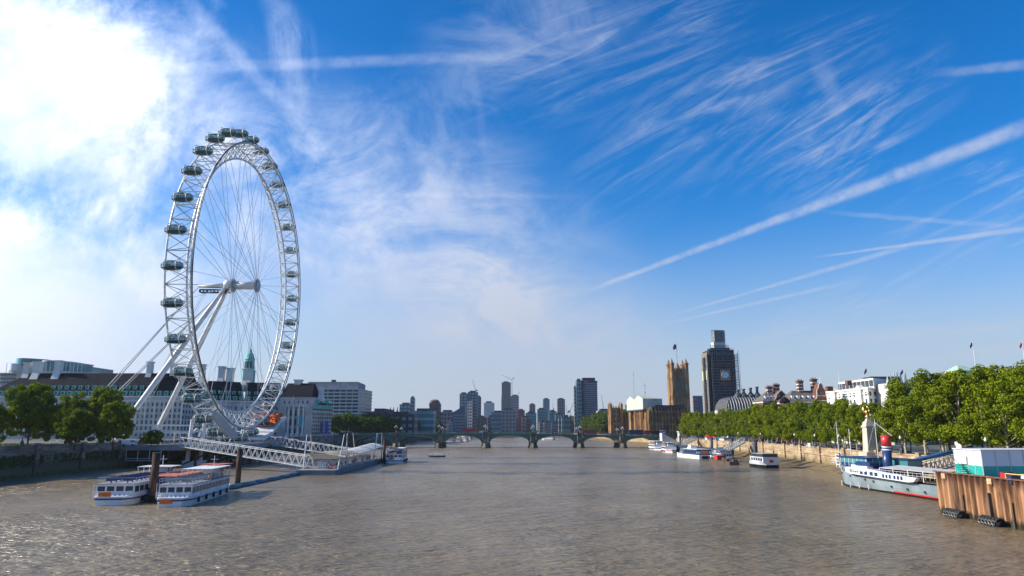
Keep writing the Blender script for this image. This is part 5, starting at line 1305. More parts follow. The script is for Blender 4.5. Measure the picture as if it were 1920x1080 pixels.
# ---------------- clock tower in scaffolding ----------------
ct=thing('clock_tower','tall clock tower wrapped in dark scaffolding with only one clock face showing','clock tower',(gx(1357,620),620,ZR))
YC=620.; net=mat('scaffold_net',(.012,.016,.021),.8,.4,.35,c2=(.032,.04,.05)); net_lit=mat('net_painted_sunlit',(.22,.2,.17),.8,.25,.3)  # second net is a paler copy, sunlight on the left side painted into it
def sec(px0,px1,yt,yb,dep,m,nm,y0=0):
    a,b_=gx(px0,YC,yt),gx(px1,YC,yt); return MB().box((a,YC+y0,gz(yb,YC) if yb else ZR),(b_,YC+y0+dep,gz(yt,YC))).build(nm,m,ct)
sec(1335,1377,664,None,20,net,'wrapped_shaft'); sec(1329.5,1376,656,664,21,net,'belfry_scaffold',.3)
sec(1336,1370,651,656,15,net,'stepped_scaffold',3); sec(1341.5,1363,639,651,10,concrete,'white_lantern_sheeting',5); sec(1342,1362,618,639,9.5,greyc,'top_scaffold_core',5.3)
sec(1323.5,1328,669,None,6,net,'stair_tower',6)
x0=gx(1334,YC);MB().box((x0-.35,YC+1,ZR),(x0-.02,YC+20,gz(660,YC))).build('side_sheeting_painted_lit',net_lit,ct)  # strip down the left side, its sunlit look put into the colour
MB().box((x0-.6,YC+3,gz(712,YC)),(x0-.36,YC+18,gz(694,YC))).build('side_clock_cover',mat('cream_panel',(.6,.56,.38),.7,.1,.5),ct)
def scaf(px0,px1,yt,yb,nx,nz,y,nm,r_=.1,jit=0):
    a,b_=gx(px0,YC,700),gx(px1,YC,700); z1=gz(yt,YC); z0=gz(yb,YC) if yb else ZR; b=MB(); rr=random.Random(int(px0))
    for i in range(nx+1): x=a+(b_-a)*i/nx; b.cyl((x,y,z0),(x,y,z1+rr.uniform(0,jit)),r_,n=4)
    for j in range(nz+1): z=z0+(z1-z0)*j/nz; b.cyl((a,y,z),(b_,y,z),r_,n=4); b.bx(((a+b_)/2,y+.4,z-.12),(b_-a,.9,.12))
    for j in range(0,nz,2):
        for i in range(0,nx,3): b.cyl((a+(b_-a)*i/nx,y-.05,z0+(z1-z0)*j/nz),(a+(b_-a)*min(nx,i+1)/nx,y-.05,z0+(z1-z0)*(j+1)/nz),r_*.7,n=3)
    return b.build(nm,mat('scaffold_tube',(.17,.2,.23),.5,.2,1,.3),ct)
scaf(1334,1384,666,None,15,30,YC-1.3,'scaffold_lifts',.15,2.5); scaf(1330,1377,655,666,12,4,YC-.9,'scaffold_lifts',.11,2.5); scaf(1336,1370,647,656,10,4,YC+1.8,'scaffold_lifts',.11,2.5)
scaf(1341,1363,618,640,8,8,YC+4.5,'scaffold_lifts',.13,1.2); scaf(1322,1333,667,None,4,34,YC+2.8,'scaffold_lifts',.12,1); scaf(1379,1387,665,750,4,26,YC+2,'scaffold_lifts',.13,3)
cf_=MB().box((gx(1350,YC,703),YC-1.8,gz(713.5,YC)),(gx(1368.5,YC,703),YC-1.45,gz(693.5,YC))).build('clock_surround',mat('gilt_frame',(.3,.2,.09),.5,.25,2),ct)
xk,zk=gx(1359,YC,703),gz(703.5,YC)
b=MB().cyl((xk,YC-1.82,zk),(xk,YC-2.05,zk),3.55,n=32); dial=b.build('clock_dial',mat('dial_white',(.62,.72,.78),.5,.05,1),ct)
b=MB()
b.tube([(xk+3.3*math.cos(2*PI*i/32),YC-2.1,zk+3.3*math.sin(2*PI*i/32)) for i in range(33)],.22,4); b.tube([(xk+2.3*math.cos(2*PI*i/32),YC-2.1,zk+2.3*math.sin(2*PI*i/32)) for i in range(33)],.07,4)
for i in range(12): a=2*PI*i/12; b.cyl((xk+2.35*math.cos(a),YC-2.12,zk+2.35*math.sin(a)),(xk+3.2*math.cos(a),YC-2.12,zk+3.2*math.sin(a)),.1,n=4)
b.build('dial_numerals',navy,dial)
for a,l,r_ in((R(128),1.9,.22),(R(-45),3.0,.14)):
    MB().cyl((xk-.4*math.cos(a),YC-2.2,zk-.4*math.sin(a)),(xk+l*math.cos(a),YC-2.2,zk+l*math.sin(a)),r_,r_*.4,n=4).build('clock_hand',black,dial)
b=MB()
for y in(684,711,731,753): b.box((gx(1336,YC,y),YC-1.6,gz(y,YC)-.2),(gx(1378,YC,y),YC-1.5,gz(y,YC)+.2))
b.build('red_guard_band',mat('dull_red',(.3,.04,.05)),ct)
b=MB()
for i in range(7): x=gx(1350+i*3.2,YC,718); b.bx((x,YC-1.55,gz(719,YC)),(.6,.12,2.6))
b.build('red_tarpaulins',mat('dull_red',(0,0,0)),ct)
x=gx(1385.5,YC+2,700); MB().cyl((x+.4,YC+1,ZR),(x-.6,YC+1,gz(655,YC)),.35,.3,n=6).cyl((x+1.4,YC+1,ZR),(x+.6,YC+1,gz(658,YC)),.15).build('hoist_mast',mat('mast_pale',(.5,.6,.65)),ct)
# ---------------- dark roofed parliamentary offices ----------------
po=thing('bronze_roofed_offices','offices with a dark ribbed curved roof and black chimneys right of the clock tower','building',(gx(1400,500),500,ZR))
YP=515.; a,b_=gx(1364,YP),gx(1432,YP); z0=gz(768,YP); z1=gz(743,YP)
MB().box((a,YP,ZR),(b_+8,YP+30,z0)).build('wall',stone,po)
prof=[(0,0),(.04,.35),(.1,.6),(.2,.85),(.34,1.)]
vs=[];N=len(prof)
rb=MB()
for (u,v),(u2,v2) in zip(prof,prof[1:]):
    W_=b_-a; X0,X1=a+u*W_*.75,a+u2*W_*.75; Y0,Y1=YP+u*24,YP+u2*24; Z0,Z1=z0+v*(z1-z0),z0+v2*(z1-z0)
    rb.add([(X0,Y0,Z0),(b_+8,Y0,Z0),(b_+8,Y1,Z1),(X1,Y1,Z1),(X0,YP+30,Z0),(X1,YP+30,Z1)],[(0,1,2,3),(0,3,5,4)])
rb.add([(a+.34*.75*(b_-a),YP+8.1,z1),(b_+8,YP+8.1,z1),(b_+8,YP+30,z1),(a+.34*.75*(b_-a),YP+30,z1)],[(0,1,2,3)])
ro=rb.build('ribbed_roof',mat('bronze_roof',(.09,.085,.08),.5,.25,.5,.3),po)
b=MB()
for i in range(18):
    x=a+i*(b_+8-a)/17
    pts=[]
    for u,v in prof: pts.append((max(x,a+u*(b_-a)*.75),YP+u*24-.15,z0+v*(z1-z0)+.1))
    b.tube(pts,.16,4)
b.build('roof_ribs',steel,ro)
for px,yt in((1383,731),(1394,729),(1407,727),(1419,725)):
    x=gx(px,YP+10,yt); zt=gz(yt,YP+10); zb=z1-.5
    MB().lathe([(3.3,0),(3.1,1.2),(2.3,2.2),(1.2,3.6),(.95,4.2),(.85,zt-zb-1.2),(1.3,zt-zb-1),(1.25,zt-zb)],(x,YP+10,zb),10).build('chimney',dsteel,po,True)
windows(po,grid((a+1,YP-.05),(b_,YP-.05),ZR+2,z0-.5,16,4,.5,.7),wglass)
# ---------------- gabled brick and stone houses ----------------
def gabled(nm,label,px0,px1,yeave,yridge,Y,gables,chims,turrets):
    t=thing(nm,label,'building',(gx((px0+px1)/2,Y),Y,ZR)); x0,x1=gx(px0,Y),gx(px1,Y); ze,zr=gz(yeave,Y),gz(yridge,Y)
    MB().box((x0,Y,ZR),(x1,Y+20,ze)).build('wall',brick,t)
    b=MB()
    for j in range(6): z=ze-1-j*2.6; b.box((x0-.1,Y-.12,z),(x1+.1,Y,z+.7)); b.box((x0-.14,Y,z),(x0,Y+20,z+.7))
    b.build('stone_banding',stone_w,t)
    rf=MB().hip(x0-.4,x1+.4,Y-.5,Y+20.5,ze,zr-ze,6,9.5).build('roof',mat('brown_slate',(.12,.11,.1),.85,.25,.5),t)
    for px,yt,wpx in gables:
        gxm=gx(px,Y-1);hw=wpx/2*Y/F;zt=gz(yt,Y-1); 
        P=[(gxm-hw,Y-1.2,ZR),(gxm+hw,Y-1.2,ZR),(gxm+hw,Y-1.2,ze+1),(gxm+hw*.75,Y-1.2,ze+2.5),(gxm+hw*.7,Y-1.2,ze+(zt-ze)*.6),(gxm+hw*.4,Y-1.2,ze+(zt-ze)*.75),(gxm+hw*.3,Y-1.2,zt-1),(gxm,Y-1.2,zt),(gxm-hw*.3,Y-1.2,zt-1),(gxm-hw*.4,Y-1.2,ze+(zt-ze)*.75),(gxm-hw*.7,Y-1.2,ze+(zt-ze)*.6),(gxm-hw*.75,Y-1.2,ze+2.5),(gxm-hw,Y-1.2,ze+1)]
        gb_=MB().slab(P,(0,6,0)).build('gable',brick,t)
        e=MB(); 
        for p,q in zip(P[2:],P[3:]): e.cyl((p[0],Y-1.3,p[2]),(q[0],Y-1.3,q[2]),.3,n=4)
        for z in(ze-3,ze,ze+3): e.box((gxm-hw*.85,Y-1.4,z),(gxm+hw*.85,Y-1.2,z+.4))
        e.cyl((gxm,Y-1,zt),(gxm,Y-1,zt+4),.18,.04)
        e.build('gable_coping',stone_w,gb_)
        windows(gb_,[((gxm+dx,Y-1.3,z),0,1.2,1.8) for dx in(-2,0,2) for z in(ze-1.2,ze-5)]+[((gxm,Y-1.3,ze+(zt-ze)*.4),0,1.6,2.4)],wglass)
    for px,yt in chims: 
        c=chimney(t,px,yt,(yeave+yridge)/2+2,Y+9,9,brick,0,True,1.6)
        xx=gx(px,Y+9,yt); e=MB(); zt=gz(yt,Y+9)
        for j in range(4): e.box((xx-1.75*9*Y/F/3.2,Y+7.2,zt-2.5-j*2),(xx+1.75*9*Y/F/3.2,Y+10.7,zt-2-j*2))
        e.build('chimney_band',stone_w,c)
    for px,yt,r_ in turrets:
        x=gx(px,Y-1); zt=gz(yt,Y-1); b=MB().lathe([(r_,ZR),(r_,zt-5),(r_*1.1,zt-4.8)],(x,Y-1,0),12); b.build('turret',brick,t)
        MB().lathe([(r_*1.12,zt-4.8),(r_*1.05,zt-3.4),(r_*.7,zt-2),(r_*.25,zt-1.2),(.15,zt-.8),(.05,zt+2)],(x,Y-1,0),12).build('turret_dome',slate,t,True)
    windows(t,grid((x0+1,Y-.15),(x1-1,Y-.15),ze-14,ze-.5,int((x1-x0)/3.2),4,.4,.6),wglass)
    windows(rf,[((x0+3+i*(x1-x0-6)/5,Y+1.6+1.2,ze+2.4),0,1.5,2.0) for i in range(6)],offw,'dormer',th=2.4)
    return t
gabled('gabled_brick_building','smaller banded brick building with brown roofs, two chimneys, left of the pair',1434,1482,752,734,455,[(1469,732,24)],[(1442,725),(1455,721)],[(1449,748,2.2)])
gabled('gabled_brick_building','larger banded brick building with striped chimneys and ornate gable, right of the pair',1484,1556,752,731,430,[(1545,718,22)],[(1499,714),(1525,711)],[(1475,741,2.8)])
# white ministry building
mb_=thing('white_ministry_building','long white stone ministry building with a row of attic windows above the treetops','building',(gx(1620,400),400,ZR))
YM=392.; x0,x1=gx(1557,YM),gx(1668,YM)
ang=0; zc1=gz(731,YM); zt1=gz(722,YM)
# the front runs away obliquely: its left end is farther
PA=Vector((gx(1557,415),415));PB=Vector((gx(1634,370),370));PC=Vector((gx(1705,390),390))
MB().prism([PA,PB,PC,PC+Vector((10,50)),PA+Vector((20,50))],ZR,gz(733,390)).build('wall',stone_w,mb_)
d1=(PB-PA).normalized();nr=Vector((d1.y,-d1.x)); d2=(PC-PB).normalized(); n2=Vector((d2.y,-d2.x))
i1=PA-nr*4+d1*6; i2=PB-nr*4-d1*1; i3=PC-n2*4
ztm=gz(712,385)
MB().prism([i1,i2,i3,i3+Vector((8,40)),i1+Vector((20,40))],gz(733,390),ztm).build('attic_storey',stone_w,mb_)
MB().prism([PA+nr*.6-d1*.6,PB+nr*.6+Vector((.3,-.6)),PC+n2*.6,PC,PB,PA],gz(733,390),gz(733,390)+.9).prism([PA+nr*.4,PB+nr*.4,PB,PA],gz(742,390),gz(742,390)+.6).build('cornice',stone_w,mb_)
zb=gz(733,390)
windows(mb_,[((*(i1+nr*.1+d1*((i2-i1).length*(i+.5)/9)),(zb+ztm)/2+.3),math.atan2(d1.y,d1.x),(i2-i1).length/9*.8,3.2) for i in range(9)]+grid(PA+nr*.1,PB+nr*.1,ZR+2,zb-.5,11,7,.32,.55)+grid(PB+n2*.1,PC+n2*.1,ZR+2,zb-.5,9,7,.32,.55),wglass)
for k in(.18,.82):
    c=PA.lerp(PB,k); a=math.atan2(d1.y,d1.x); e=MB(); e.bx((c.x+nr.x*.6,c.y+nr.y*.6,(ZR+zb)/2),(6,1.4,zb-ZR),a); 
    l=c-d1*3.4+nr*1.4; r2=c+d1*3.4+nr*1.4; e.slab([(*l,zb),(*r2,zb),(*(c+nr*1.4),zb+2.4)],(-nr.x*3,-nr.y*3,0)); e.build('pedimented_bay',stone_w,mb_)
for px,yt in((1561,724),(1600,713),(1631,709)): 
    MB().bx((gx(px,395),395,gz(yt+5,395)),(3.2,3,2.6)).build('rooftop_stack',brick,mb_)
MB().bx((gx(1655,392),388,ztm+.5),(16,8,2.4)).build('plant_room',dsteel,mb_)
for k,(px,Y,y0,y1,fm) in enumerate(((1572,400,698,724,None),(1625,392,689,712,navy),(1693,380,691,712,navy),(1823,230,640,676,navy),(1916,200,640,676,red))):
    x=gx(px,Y,y0); zb_=gz(y1,Y)-2; t=thing('rooftop_flagpole',['bare thin mast over the left end of the white building','thin flagpole with a small dark flag over the white building','flagpole with a small dark flag beside the stone pinnacles','tall flagpole with a dark flag above the trees by the green roof','flagpole with a red and dark flag at the right edge above the trees'][k],'flagpole',(x,Y,zb_))
    MB().cyl((x,Y,ZR if k>2 else zb_),(x,Y,gz(y0,Y)),.16,.08,n=6).build('shaft',white,t)
    if fm: s=Y/F; MB().slab([(x,Y,gz(y0+1,Y)),(x-2.4*s,Y,gz(y0+3,Y)),(x-6*s,Y,gz(y0+10,Y)),(x-5*s,Y,gz(y0+14,Y)),(x-2.4*s,Y,gz(y0+10,Y)),(x,Y,gz(y0+8,Y))],(0,.05,0)).build('flag',fm,t)
wc=thing('pinnacled_mansion','pale stone mansion whose cluster of thin pinnacles rises behind the trees','building',(gx(1692,360),360,ZR))
b=MB(); MB().box((gx(1676,360),360,ZR),(gx(1714,360),378,gz(718,360))).build('wall',stone,wc)
for i,px in enumerate((1672,1678,1685,1691,1697,1706)): x=gx(px,360); MB().lathe([(.7,0),(.7,gz(712,360)-ZR-2),(.85,gz(712,360)-ZR-1.6),(.45,gz(710,360)-ZR),(.06,gz([704,702,696,693,699,694][i],360)-ZR+.5)],(x,359,ZR),8).build('pinnacle',stone,wc)
gr_=thing('green_roofed_mansion','stone building with a pale green copper roof peeping over the tall trees at right','building',(gx(1810,200),222,ZR))
x0=gx(1786,248); x1=gx(1842,240); MB().box((x0,240,ZR),(x1,248,gz(697,240))).box((x0-.5,239.5,gz(697,240)),(x1+.5,248.5,gz(695,240))).build('wall',stone_w,gr_)
MB().hip(x0-.6,x1+.6,239.4,248.6,gz(695,240)+.02,2.0,2,4).build('roof',mat('pale_copper',(.3,.45,.36),.7,.15,.5),gr_)
windows(gr_,grid((x0+1,239.9),(x1-1,239.9),ZR+4,gz(698,240),5,6,.4,.6),wglass)
# left-bank brown long block with conifer like ventilators
# ---------------- far skyline ----------------
hm={'blue':mat('tower_blue_glass',(.02,.075,.13),.3,.2,.03),'teal':mat('tower_teal',(.03,.13,.15),.4,.2,.03),'grey':mat('tower_grey',(.24,.25,.28),.7,.12,.03),'white':mat('tower_white',(.55,.52,.5),.7,.06,.03),'dark':mat('tower_dark',(.07,.07,.09),.6,.2,.03),'red':mat('tower_red',(.32,.08,.09),.7,.15,.03),'brown':mat('tower_brown',(.14,.10,.09),.8,.15,.03),'tan':mat('tower_tan',(.4,.3,.24),.8,.1,.03)}
def towerb(label,px0,px1,yt,Y,m,rows=None,cols=None,wm_=None,dep=None,band=False,nm='tower_block',cat='tower block',z0=5,top=None,group=None):
    x0,x1=gx(px0,Y),gx(px1,Y); zt=gz(yt,Y); dep=dep or max(14,(x1-x0)*.8)
    t=thing(nm,label,cat,((x0+x1)/2,Y,z0),group); MB().box((x0,Y,z0),(x1,Y+dep,zt)).build('walls',hm[m],t)
    MB().box((x0+.2*(x1-x0),Y+2,zt),(x1-.25*(x1-x0),Y+dep-2,zt+3)).build('rooftop_plant',hm['dark'],t)
    H=zt-z0; rows=rows or max(3,int(H/6.5)); wmm=wm_ or (wglass if m in('white','grey','tan','brown','red') else mat('pale_blue_panes',(.13,.27,.33),.3,.3,.05) if m in('blue','teal') else greyc)
    if band:
        for j in range(rows):
            z=z0+(j+.5)*H/rows; MB().box((x0-.35,Y-.35,z),(x1+.35,Y+dep+.1,z+H/rows*.38)).build('window_band',wmm,t)
    else:
        cols=cols or max(2,int((x1-x0)/6)); xs_=x1+.1 if (x0+x1)<0 else x0-.1
        windows(t,grid((x0+.5,Y-.1),(x1-.5,Y-.1),z0+2,zt-1,cols,rows,.6,.5)+grid((xs_,Y+1),(xs_,Y+dep-1),z0+2,zt-1,3,rows,.6,.5),wmm,th=.4,cap=60)
    return t
def crane(label,px,y0,y1,Y,jx,jy,cx_,cy_):
    t=thing('tower_crane',label,'crane',(gx(px,Y),Y,gz(y0,Y))); z0=gz(y0,Y); P=lambda a,b:Vector((gx(a,Y,b),Y,gz(b,Y)))
    MB().cyl((gx(px,Y,y0),Y,z0),P(px,y1),.8,n=4).build('mast',hm['grey'],t); MB().cyl(P(px,y1),P(jx,jy),.65,.35,n=4).build('jib',hm['dark'],t)
    MB().cyl(P(px,y1),P(cx_,cy_),.7,n=4).bx(P(cx_,cy_),(3,2.5,3)).build('counterweight',hm['dark'],t)
SK=[
('long low brick palace range left of the three dark turrets',693,728,771,760,'brown',0,60),
('dark low range behind the left-bank trees',726,776,777,750,'dark',0,30),
('stepped glass apartment block, lower left part of the pair',748,770,758,1250,'teal',0,20),
('narrow glass apartment slab topping the stepped block',768,775,746,1240,'blue',0,16),
('wide low teal glass office behind the left-bank trees',772,812,770,900,'teal',1,30),
('dark brick tower with white floor stripes and a domed top',804,824,756,1150,'brown',1,20),
('low brown office right of the domed tower',824,852,772,1200,'grey',0,30),
('blue glass tower, left of the tall pair',861,876,738,1500,'blue',0,30),
('blue glass tower, taller right one of the pair',876,895,735,1540,'blue',0,30),
('white-framed slab in front of the tall glass pair',876,885,752,1480,'white',0,10),
('dark tower tucked behind the right of the glass pair',894,901,744,1600,'dark',0,20),
('small pale block between the glass pair and the white tower',898,908,782,1300,'grey',0,20),
('plain white concrete tower standing alone',907,926,755,1450,'white',0,30),
('blue-grey banded office right of the white tower',921,946,773,1250,'teal',1,30),
('pale ribbed grey office in front of the tallest tower',940,968,769,1200,'grey',0,30),
('tallest blue tower still under construction',941,957,722,2000,'blue',1,30),
('wider lower half of the tall blue tower',940,958,745,1990,'blue',1,32),
('dark top deck of the tallest blue tower',940.5,957.5,717,1985,'dark',0,30),
('grey concrete tower core beside the tallest tower',958,973,742,1900,'grey',0,30),
('dull red apartment block right of the concrete core',971,984,769,1600,'red',0,25),
('blue-grey tower, leftmost of three beyond the bridge centre',993,1004,758,2200,'dark',0,30),
('teal glass tower, middle of the three beyond the bridge centre',1019,1031,748,2200,'teal',0,30),
('dark blue tower, right of the three beyond the bridge centre',1046,1060,748,2100,'dark',0,30),
('low teal block under the three towers',1008,1024,767,1700,'teal',0,25),
('teal riverside block below the middle tower',1030,1044,771,1600,'teal',0,25),
('teal block at the foot of the dark tower',1042,1056,776,1500,'teal',0,25),
('pale riverside block right of the red block',978,994,783,1400,'tan',0,25),
('stepped teal riverside apartments in mid-distance',986,1006,774,1600,'teal',0,25),
('slender blank slab left of the broad office tower',1078,1081,726,1195,'dark',0,12),
('narrow blue slab joined to the broad office tower',1083,1092,713,1190,'blue',0,26),
]
for l,a,b_,yt,Y,m,bd,dp in SK: towerb(l,a,b_,yt,Y,m,band=bool(bd),dep=dp,wm_=concrete if l.startswith('plain white') else None)
# domed cap
x=gx(814,1160); MB().lathe([(9,0),(8.4,3),(6,5.2),(2,6.2)],(x,1162,gz(756,1160)),8).build('domed_cap',hm['brown'],[o for o in bpy.data.objects if o.get('label','').startswith('dark brick tower')][0])
# sloping glass block
t=thing('sloping_glass_block','glass block with a steeply sloping pointed roof left of the tall pair','tower block',(gx(858,1100),1100,5))
P=[(gx(849,1100),1100,5),(gx(872,1100),1100,5),(gx(872,1100),1100,gz(759,1100)),(gx(849,1100),1100,gz(773,1100))]
MB().slab(P,(0,25,0)).build('walls',hm['blue'],t)
windows(t,grid((P[0][0]+.5,1099.9),(P[1][0]-.5,1099.9),6,gz(776,1100),7,7,.5,.5),greyc,th=.3)
# broad curved office tower (many storeys)
t=thing('broad_office_tower','broad dark glass office tower with gently bowed sides and pale floor lines','tower block',(gx(1106,1200),1200,5)); x0,x1=gx(1091,1200),gx(1121.5,1200); zt=gz(714,1200)
def bow(k): 
    P=[]
    for i in range(9): s=i/8; P.append((x0-k+(x1-x0+2*k)*s,1200-k-3.5*math.sin(PI*s)))
    return P+[(x1+k,1226),(x0-k,1226)]
MB().prism(bow(0),5,zt).build('walls',hm['blue'],t); MB().prism([(x0+3,1203),(x1-3,1203),(x1-3,1222),(x0+3,1222)],zt,zt+5.5).build('plant_storey',hm['dark'],t)
for j in range(27): z=8+j*(zt-10)/27; MB().prism(bow(.4),z,z+.9).build('floor_band',greyc,t)
MB().prism(bow(.5),zt-3,zt).build('parapet',hm['dark'],t)
for a in((960,768,708,2000,940,702,963,709),(893,738,733,1540,886,711,894,732),(971,742,738,1900,976,733,970,739)): pass
crane('large crane with a long flat jib beside the tallest tower',960,768,712,1995,940,702,963,709)
crane('luffing crane leaning left on top of the glass pair',892,740,733,1540,886,712,894,732)
crane('tiny crane on the grey concrete core',970,745,741,1900,976,733,969,742)
crane('leaning crane right of the broad office tower',1132,772,768,1350,1127,741,1134,769)
crane('leaning crane left of the broad office tower',1069,790,770,1500,1077,752,1067,771)
crane('thin crane between the two right-hand towers',1037,768,765,2100,1036,753,1038,767)
crane('crane low beside the dark tower',1063,785,772,1700,1062,760,1066,773)
for k,px in enumerate((731,737,744)):
    x=gx(px,800); t=thing('roof_turret',f'dark pointed ventilation turret on the long brick range, {ordn(k)} from the left','turret',(x,800,gz(785,800)),'dark turrets'); MB().lathe([(1.2,0),(1.3,3),(2.2,3.3),(1.8,5),(1.2,7),(.9,9),(.1,gz(764,800)-gz(785,800)+1)],(x,800,gz(785,800)),6).build('spire',hm['dark'],t); MB().bx((x,801,gz(785,800)-7),(3,3,14)).build('base',hm['brown'],t)
t=thing('tiled_roof_house','long house with a pinkish tiled roof behind the riverside garden trees','house',(gx(1105,1600),1600,ZR)); x0,x1=gx(1090,1600),gx(1119,1600)
MB().box((x0,1600,ZR),(x1,1625,gz(781,1600))).build('wall',hm['white'],t); MB().hip(x0-1,x1+1,1599,1626,gz(781,1600),12,9,10).build('roof',mat('tile_pink',(.42,.25,.18)),t)
MB().cyl((gx(1102,1598),1598,ZR),(gx(1102,1598),1598,gz(760,1598)),.6,n=5).build('mast',hm['white'],t)
towerb('pale flat-topped building between the garden trees and palace towers',1122,1146,770,1100,'tan',dep=25,nm='stone_block')
r=random.Random(77); g='low buildings on the far skyline'
for i in range(85):
    px=r.uniform(838,1085) if i<65 else r.choice([r.uniform(694,850),r.uniform(1165,1330)]); Y=r.choice([1250,1350,1450,1600,1750,1900,2150,2400])*r.uniform(.95,1.05)
    if i>=65: Y=max(Y,1300)
    yt=r.uniform(780,797) if i<65 else r.uniform(783,792)
    m=r.choice(['teal','blue','grey','grey','tan','white','dark','teal','brown'])
    t=towerb('low block among the crowded blocks of the far skyline',px,px+r.uniform(7,20),yt,Y,m,rows=r.choice([3,4,5]),cols=3,dep=20,group=g,nm='low_block',cat='building')
# distant lilac bridge
db=thing('distant_bridge','low dark red bridge far up the river seen over the green one','bridge',(0,1480,0)); b=MB(); x0,x1=LB(1480)-5,RB(1480)+5
b.box((x0,1480,8.6),(x1,1498,9.8)); b.build('deck',mat('lambeth_red',(.25,.06,.06)),db)
for i in range(6): x=x0+(x1-x0)*i/5; MB().box((x-3,1478,-1),(x+3,1500,8.6)).build('pier',hm['grey'],db)
# ---------------- stairs / bridge foot on the right ----------------
sr=thing('embankment_stair','pale stone stair and pedestal at the right foot of the bridge','stair',(gx(1258,520),520,0)); x=gx(1246,518)
b=MB()
for i in range(14): b.box((x-3+i*.8,514,-1),(x-2.2+i*.8,522,10.8-i*.42))
b.build('steps',stone_w,sr); MB().box((gx(1272,515),513,-1),(gx(1283,515),519,11.5)).box((gx(1271,515),512.5,11.5),(gx(1284,515),519.5,12.3)).build('pedestal',stone,sr)
x=gx(1277,515); b=MB().tube([(x-1.6,516,12.3),(x-1.4,516,13.6),(x,516,14.4),(x+1.4,516,13.9),(x+1.8,516,12.3)],[.3,.5,.8,.6,.3],6).tube([(x+.2,516,14.4),(x+.2,516,15.6),(x+.2,516,16.4)],[.45,.4,.3],6).cyl((x+.5,516,14),(x+1.2,516,17.4),.07); b.build('bronze_statue',dsteel,sr)
ek=thing('embankment_kiosk','blue and white river cruise kiosk awning on the right embankment','kiosk',(gx(1340,440),430,ZR)); x=RB(430)+1
MB().box((x,418,ZR),(x+3,436,ZR+2.6)).build('booth',white,ek); MB().box((x-.6,417,ZR+2.6),(x+3.4,437,ZR+2.9)).build('roof',mat('kiosk_blue',(.03,.16,.45)),ek); MB().box((x-.1,427,ZR+1.2),(x-.02,434,ZR+2.4)).build('sign_panel',mat('kiosk_blue',(0,0,0)),ek)
t=thing('striped_kiosk','red and white striped refreshment kiosk under the trees by the bridge','kiosk',(gx(1327,470),455,ZR)); x=RB(455)+1
MB().box((x,452,ZR),(x+3,457,ZR+2.6)).build('booth',white,t); MB().hip(x-.5,x+3.5,451.5,457.5,ZR+2.6,1.3,1.5).build('roof',red,t)
# white striped tourist tents and coach at left promenade
t=thing('parked_van','white van parked beside the foot of the wheel legs','van',(0,0,0)); bpy.data.objects.remove(t)
q=car('parked_van','white van parked on the left promenade beside the foot of the wheel legs',white,True,'van'); q.location=(gx(243,258,830),258,ZL+.02)
# ---------------- people ----------------
def person_mesh(pose):
    me=bpy.data.meshes.new('p'); ob=bpy.data.objects.new('p',me); C.objects.link(ob)
    s=pose; V=[(0,0,.95),(0,0,1.18),(0,0,1.42),(0,.0,1.52),(0,.02,1.64),(0,.0,1.76),
      (.11,s*.02,.9),(.12,s*.16,.5),(.12,s*.26,.07),(.12,s*.26+.14,.03),(-.11,-s*.02,.9),(-.12,-s*.08,.5),(-.12,-s*.26,.07),(-.12,-s*.26+.14,.03),
      (.2,0,1.42),(.25,-s*.06,1.15),(.27,-s*.02+.08,.9),(.27,.12,.8),(-.2,0,1.42),(-.25,s*.1,1.15),(-.27,s*.2+.05,.92),(-.27,s*.24+.05,.82)]
    E2=[(0,1),(1,2),(2,3),(3,4),(4,5),(0,6),(6,7),(7,8),(8,9),(0,10),(10,11),(11,12),(12,13),(2,14),(14,15),(15,16),(16,17),(2,18),(18,19),(19,20),(20,21)]
    rad=[.15,.14,.15,.06,.1,.085,.1,.075,.05,.04,.1,.075,.05,.04,.07,.05,.04,.035,.07,.05,.04,.035]
    me.from_pydata(V,E2,[]); m=ob.modifiers.new('s','SKIN'); 
    for i,x in enumerate(rad): me.skin_vertices[0].data[i].radius=(x,x*.8)
    me.skin_vertices[0].data[0].use_root=True
    ob.modifiers.new('u','SUBSURF').levels=1
    dg=bpy.context.evaluated_depsgraph_get(); nm=bpy.data.meshes.new_from_object(ob.evaluated_get(dg)); bpy.data.objects.remove(ob); return nm
pms=[person_mesh(1),person_mesh(.25)]
clothes=[('red',(.5,.04,.05)),('white',(.75,.75,.75)),('navy',(.02,.04,.12)),('black',(.025,.025,.025)),('pink',(.6,.2,.28)),('pale blue',(.3,.45,.6)),('olive',(.12,.13,.05)),('orange',(.6,.2,.04))]
variants=[]
for i,(cn_,c) in enumerate(clothes):
    me=pms[i%2].copy(); me.materials.clear()
    for m in(mat('shirt_'+cn_.replace(' ','_'),c,.8,.05,3),mat('dark_trousers',(.03,.035,.06),.8,.1,3) if i%3 else mat('pale_trousers',(.3,.26,.2),.8,.1,3),skin,hair): me.materials.append(m)
    for p in me.polygons:
        z=p.center.z; y=p.center.y; p.material_index=0 if .93<z<1.5 else 1 if z<=.93 and abs(p.center.x)<.22 else 2
        if z>1.7 or(z>1.6 and y<-.02): p.material_index=3
        p.use_smooth=True
    variants.append((cn_,me))
def person(loc,label,group,i,rz):
    o=bpy.data.objects.new('person',variants[i%8][1]); C.objects.link(o); o.location=loc; o.rotation_euler=(0,0,rz); tag(o,label,'person',group)
r=random.Random(21)
k=0
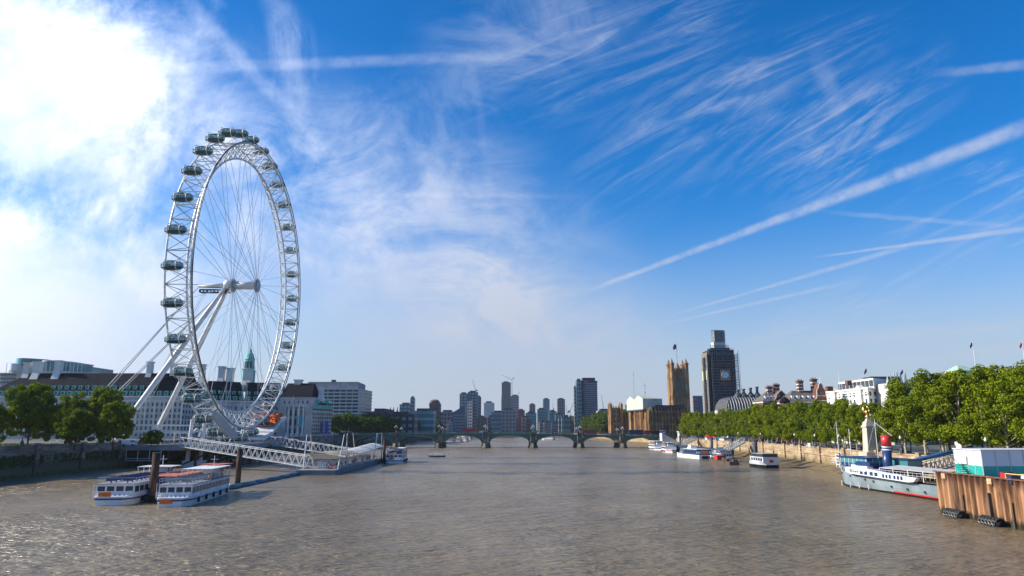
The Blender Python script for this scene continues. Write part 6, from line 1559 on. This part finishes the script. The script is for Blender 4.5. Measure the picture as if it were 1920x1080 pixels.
for Y in np.linspace(183,262,30):
    Y=float(Y); i=r.randrange(8); person((LB(Y)-r.uniform(.9,7),Y+r.uniform(-1,1),ZL),f'person in a {clothes[i][0]} top on the left promenade, {ordn(k)} from the left','people on the left promenade',i,r.uniform(0,6)); k+=1
for j in range(70):
    i=r.randrange(8); x=r.uniform(bx_[0],bx_[-1]); person((x,BY+r.uniform(.8,2.5),dz_(x)),'tiny figure among the people walking along the near footway of the bridge','people on the bridge',i,r.choice([PI/2,-PI/2]))
for j in range(60):
    i=r.randrange(8); Y=r.uniform(225,311); person((r.uniform(-65.5,-55.8),Y,1.42),'figure among the crowd waiting under the canopy of the floating pier','people on the floating pier',i,r.uniform(0,6))
for j in range(45):
    i=r.randrange(8); Y=r.uniform(400,520); person((LB(Y)-r.uniform(.8,9),Y,ZL),'distant figure in the crowd on the riverside walk before the stone hall','people by the stone hall',i,r.uniform(0,6))
for j in range(25):
    i=r.randrange(8); person((r.uniform(-137,-110),r.uniform(264,328),8.0),'figure in the queue on the wheel boarding platform','people on the boarding platform',i,r.uniform(0,6))
for k in range(22):
    Y=150+k*16+r.uniform(-4,4); i=r.randrange(8); person((RB(Y)+r.uniform(1.2,6),Y,ZR+.012),f'person in a {clothes[i][0]} top behind the right embankment wall, {ordn(k)} from the right','people on the right embankment',i,r.uniform(0,6))
for j in range(26):
    i=r.randrange(8); f=r.random(); person((98.5+3.5*f-.6,336+142*f,1.2),'small figure standing on the edge of the covered right pier','people on the right pier',i,r.uniform(0,6))
# ---------------- haze ----------------
hb=MB().box((-4400,-260,-2),(4400,4400,190)).build('haze',white); hb.data.materials.clear(); hb['kind']='stuff'
m=bpy.data.materials.new('haze'); m.use_nodes=True; nt=m.node_tree; nt.nodes.clear(); ou=nt.nodes.new('ShaderNodeOutputMaterial'); pv=nt.nodes.new('ShaderNodeVolumePrincipled')
pv.inputs['Color'].default_value=(.78,.86,1,1); pv.inputs['Density'].default_value=.00004; pv.inputs['Anisotropy'].default_value=.2; nt.links.new(pv.outputs[0],ou.inputs[1]); hb.data.materials.append(m)
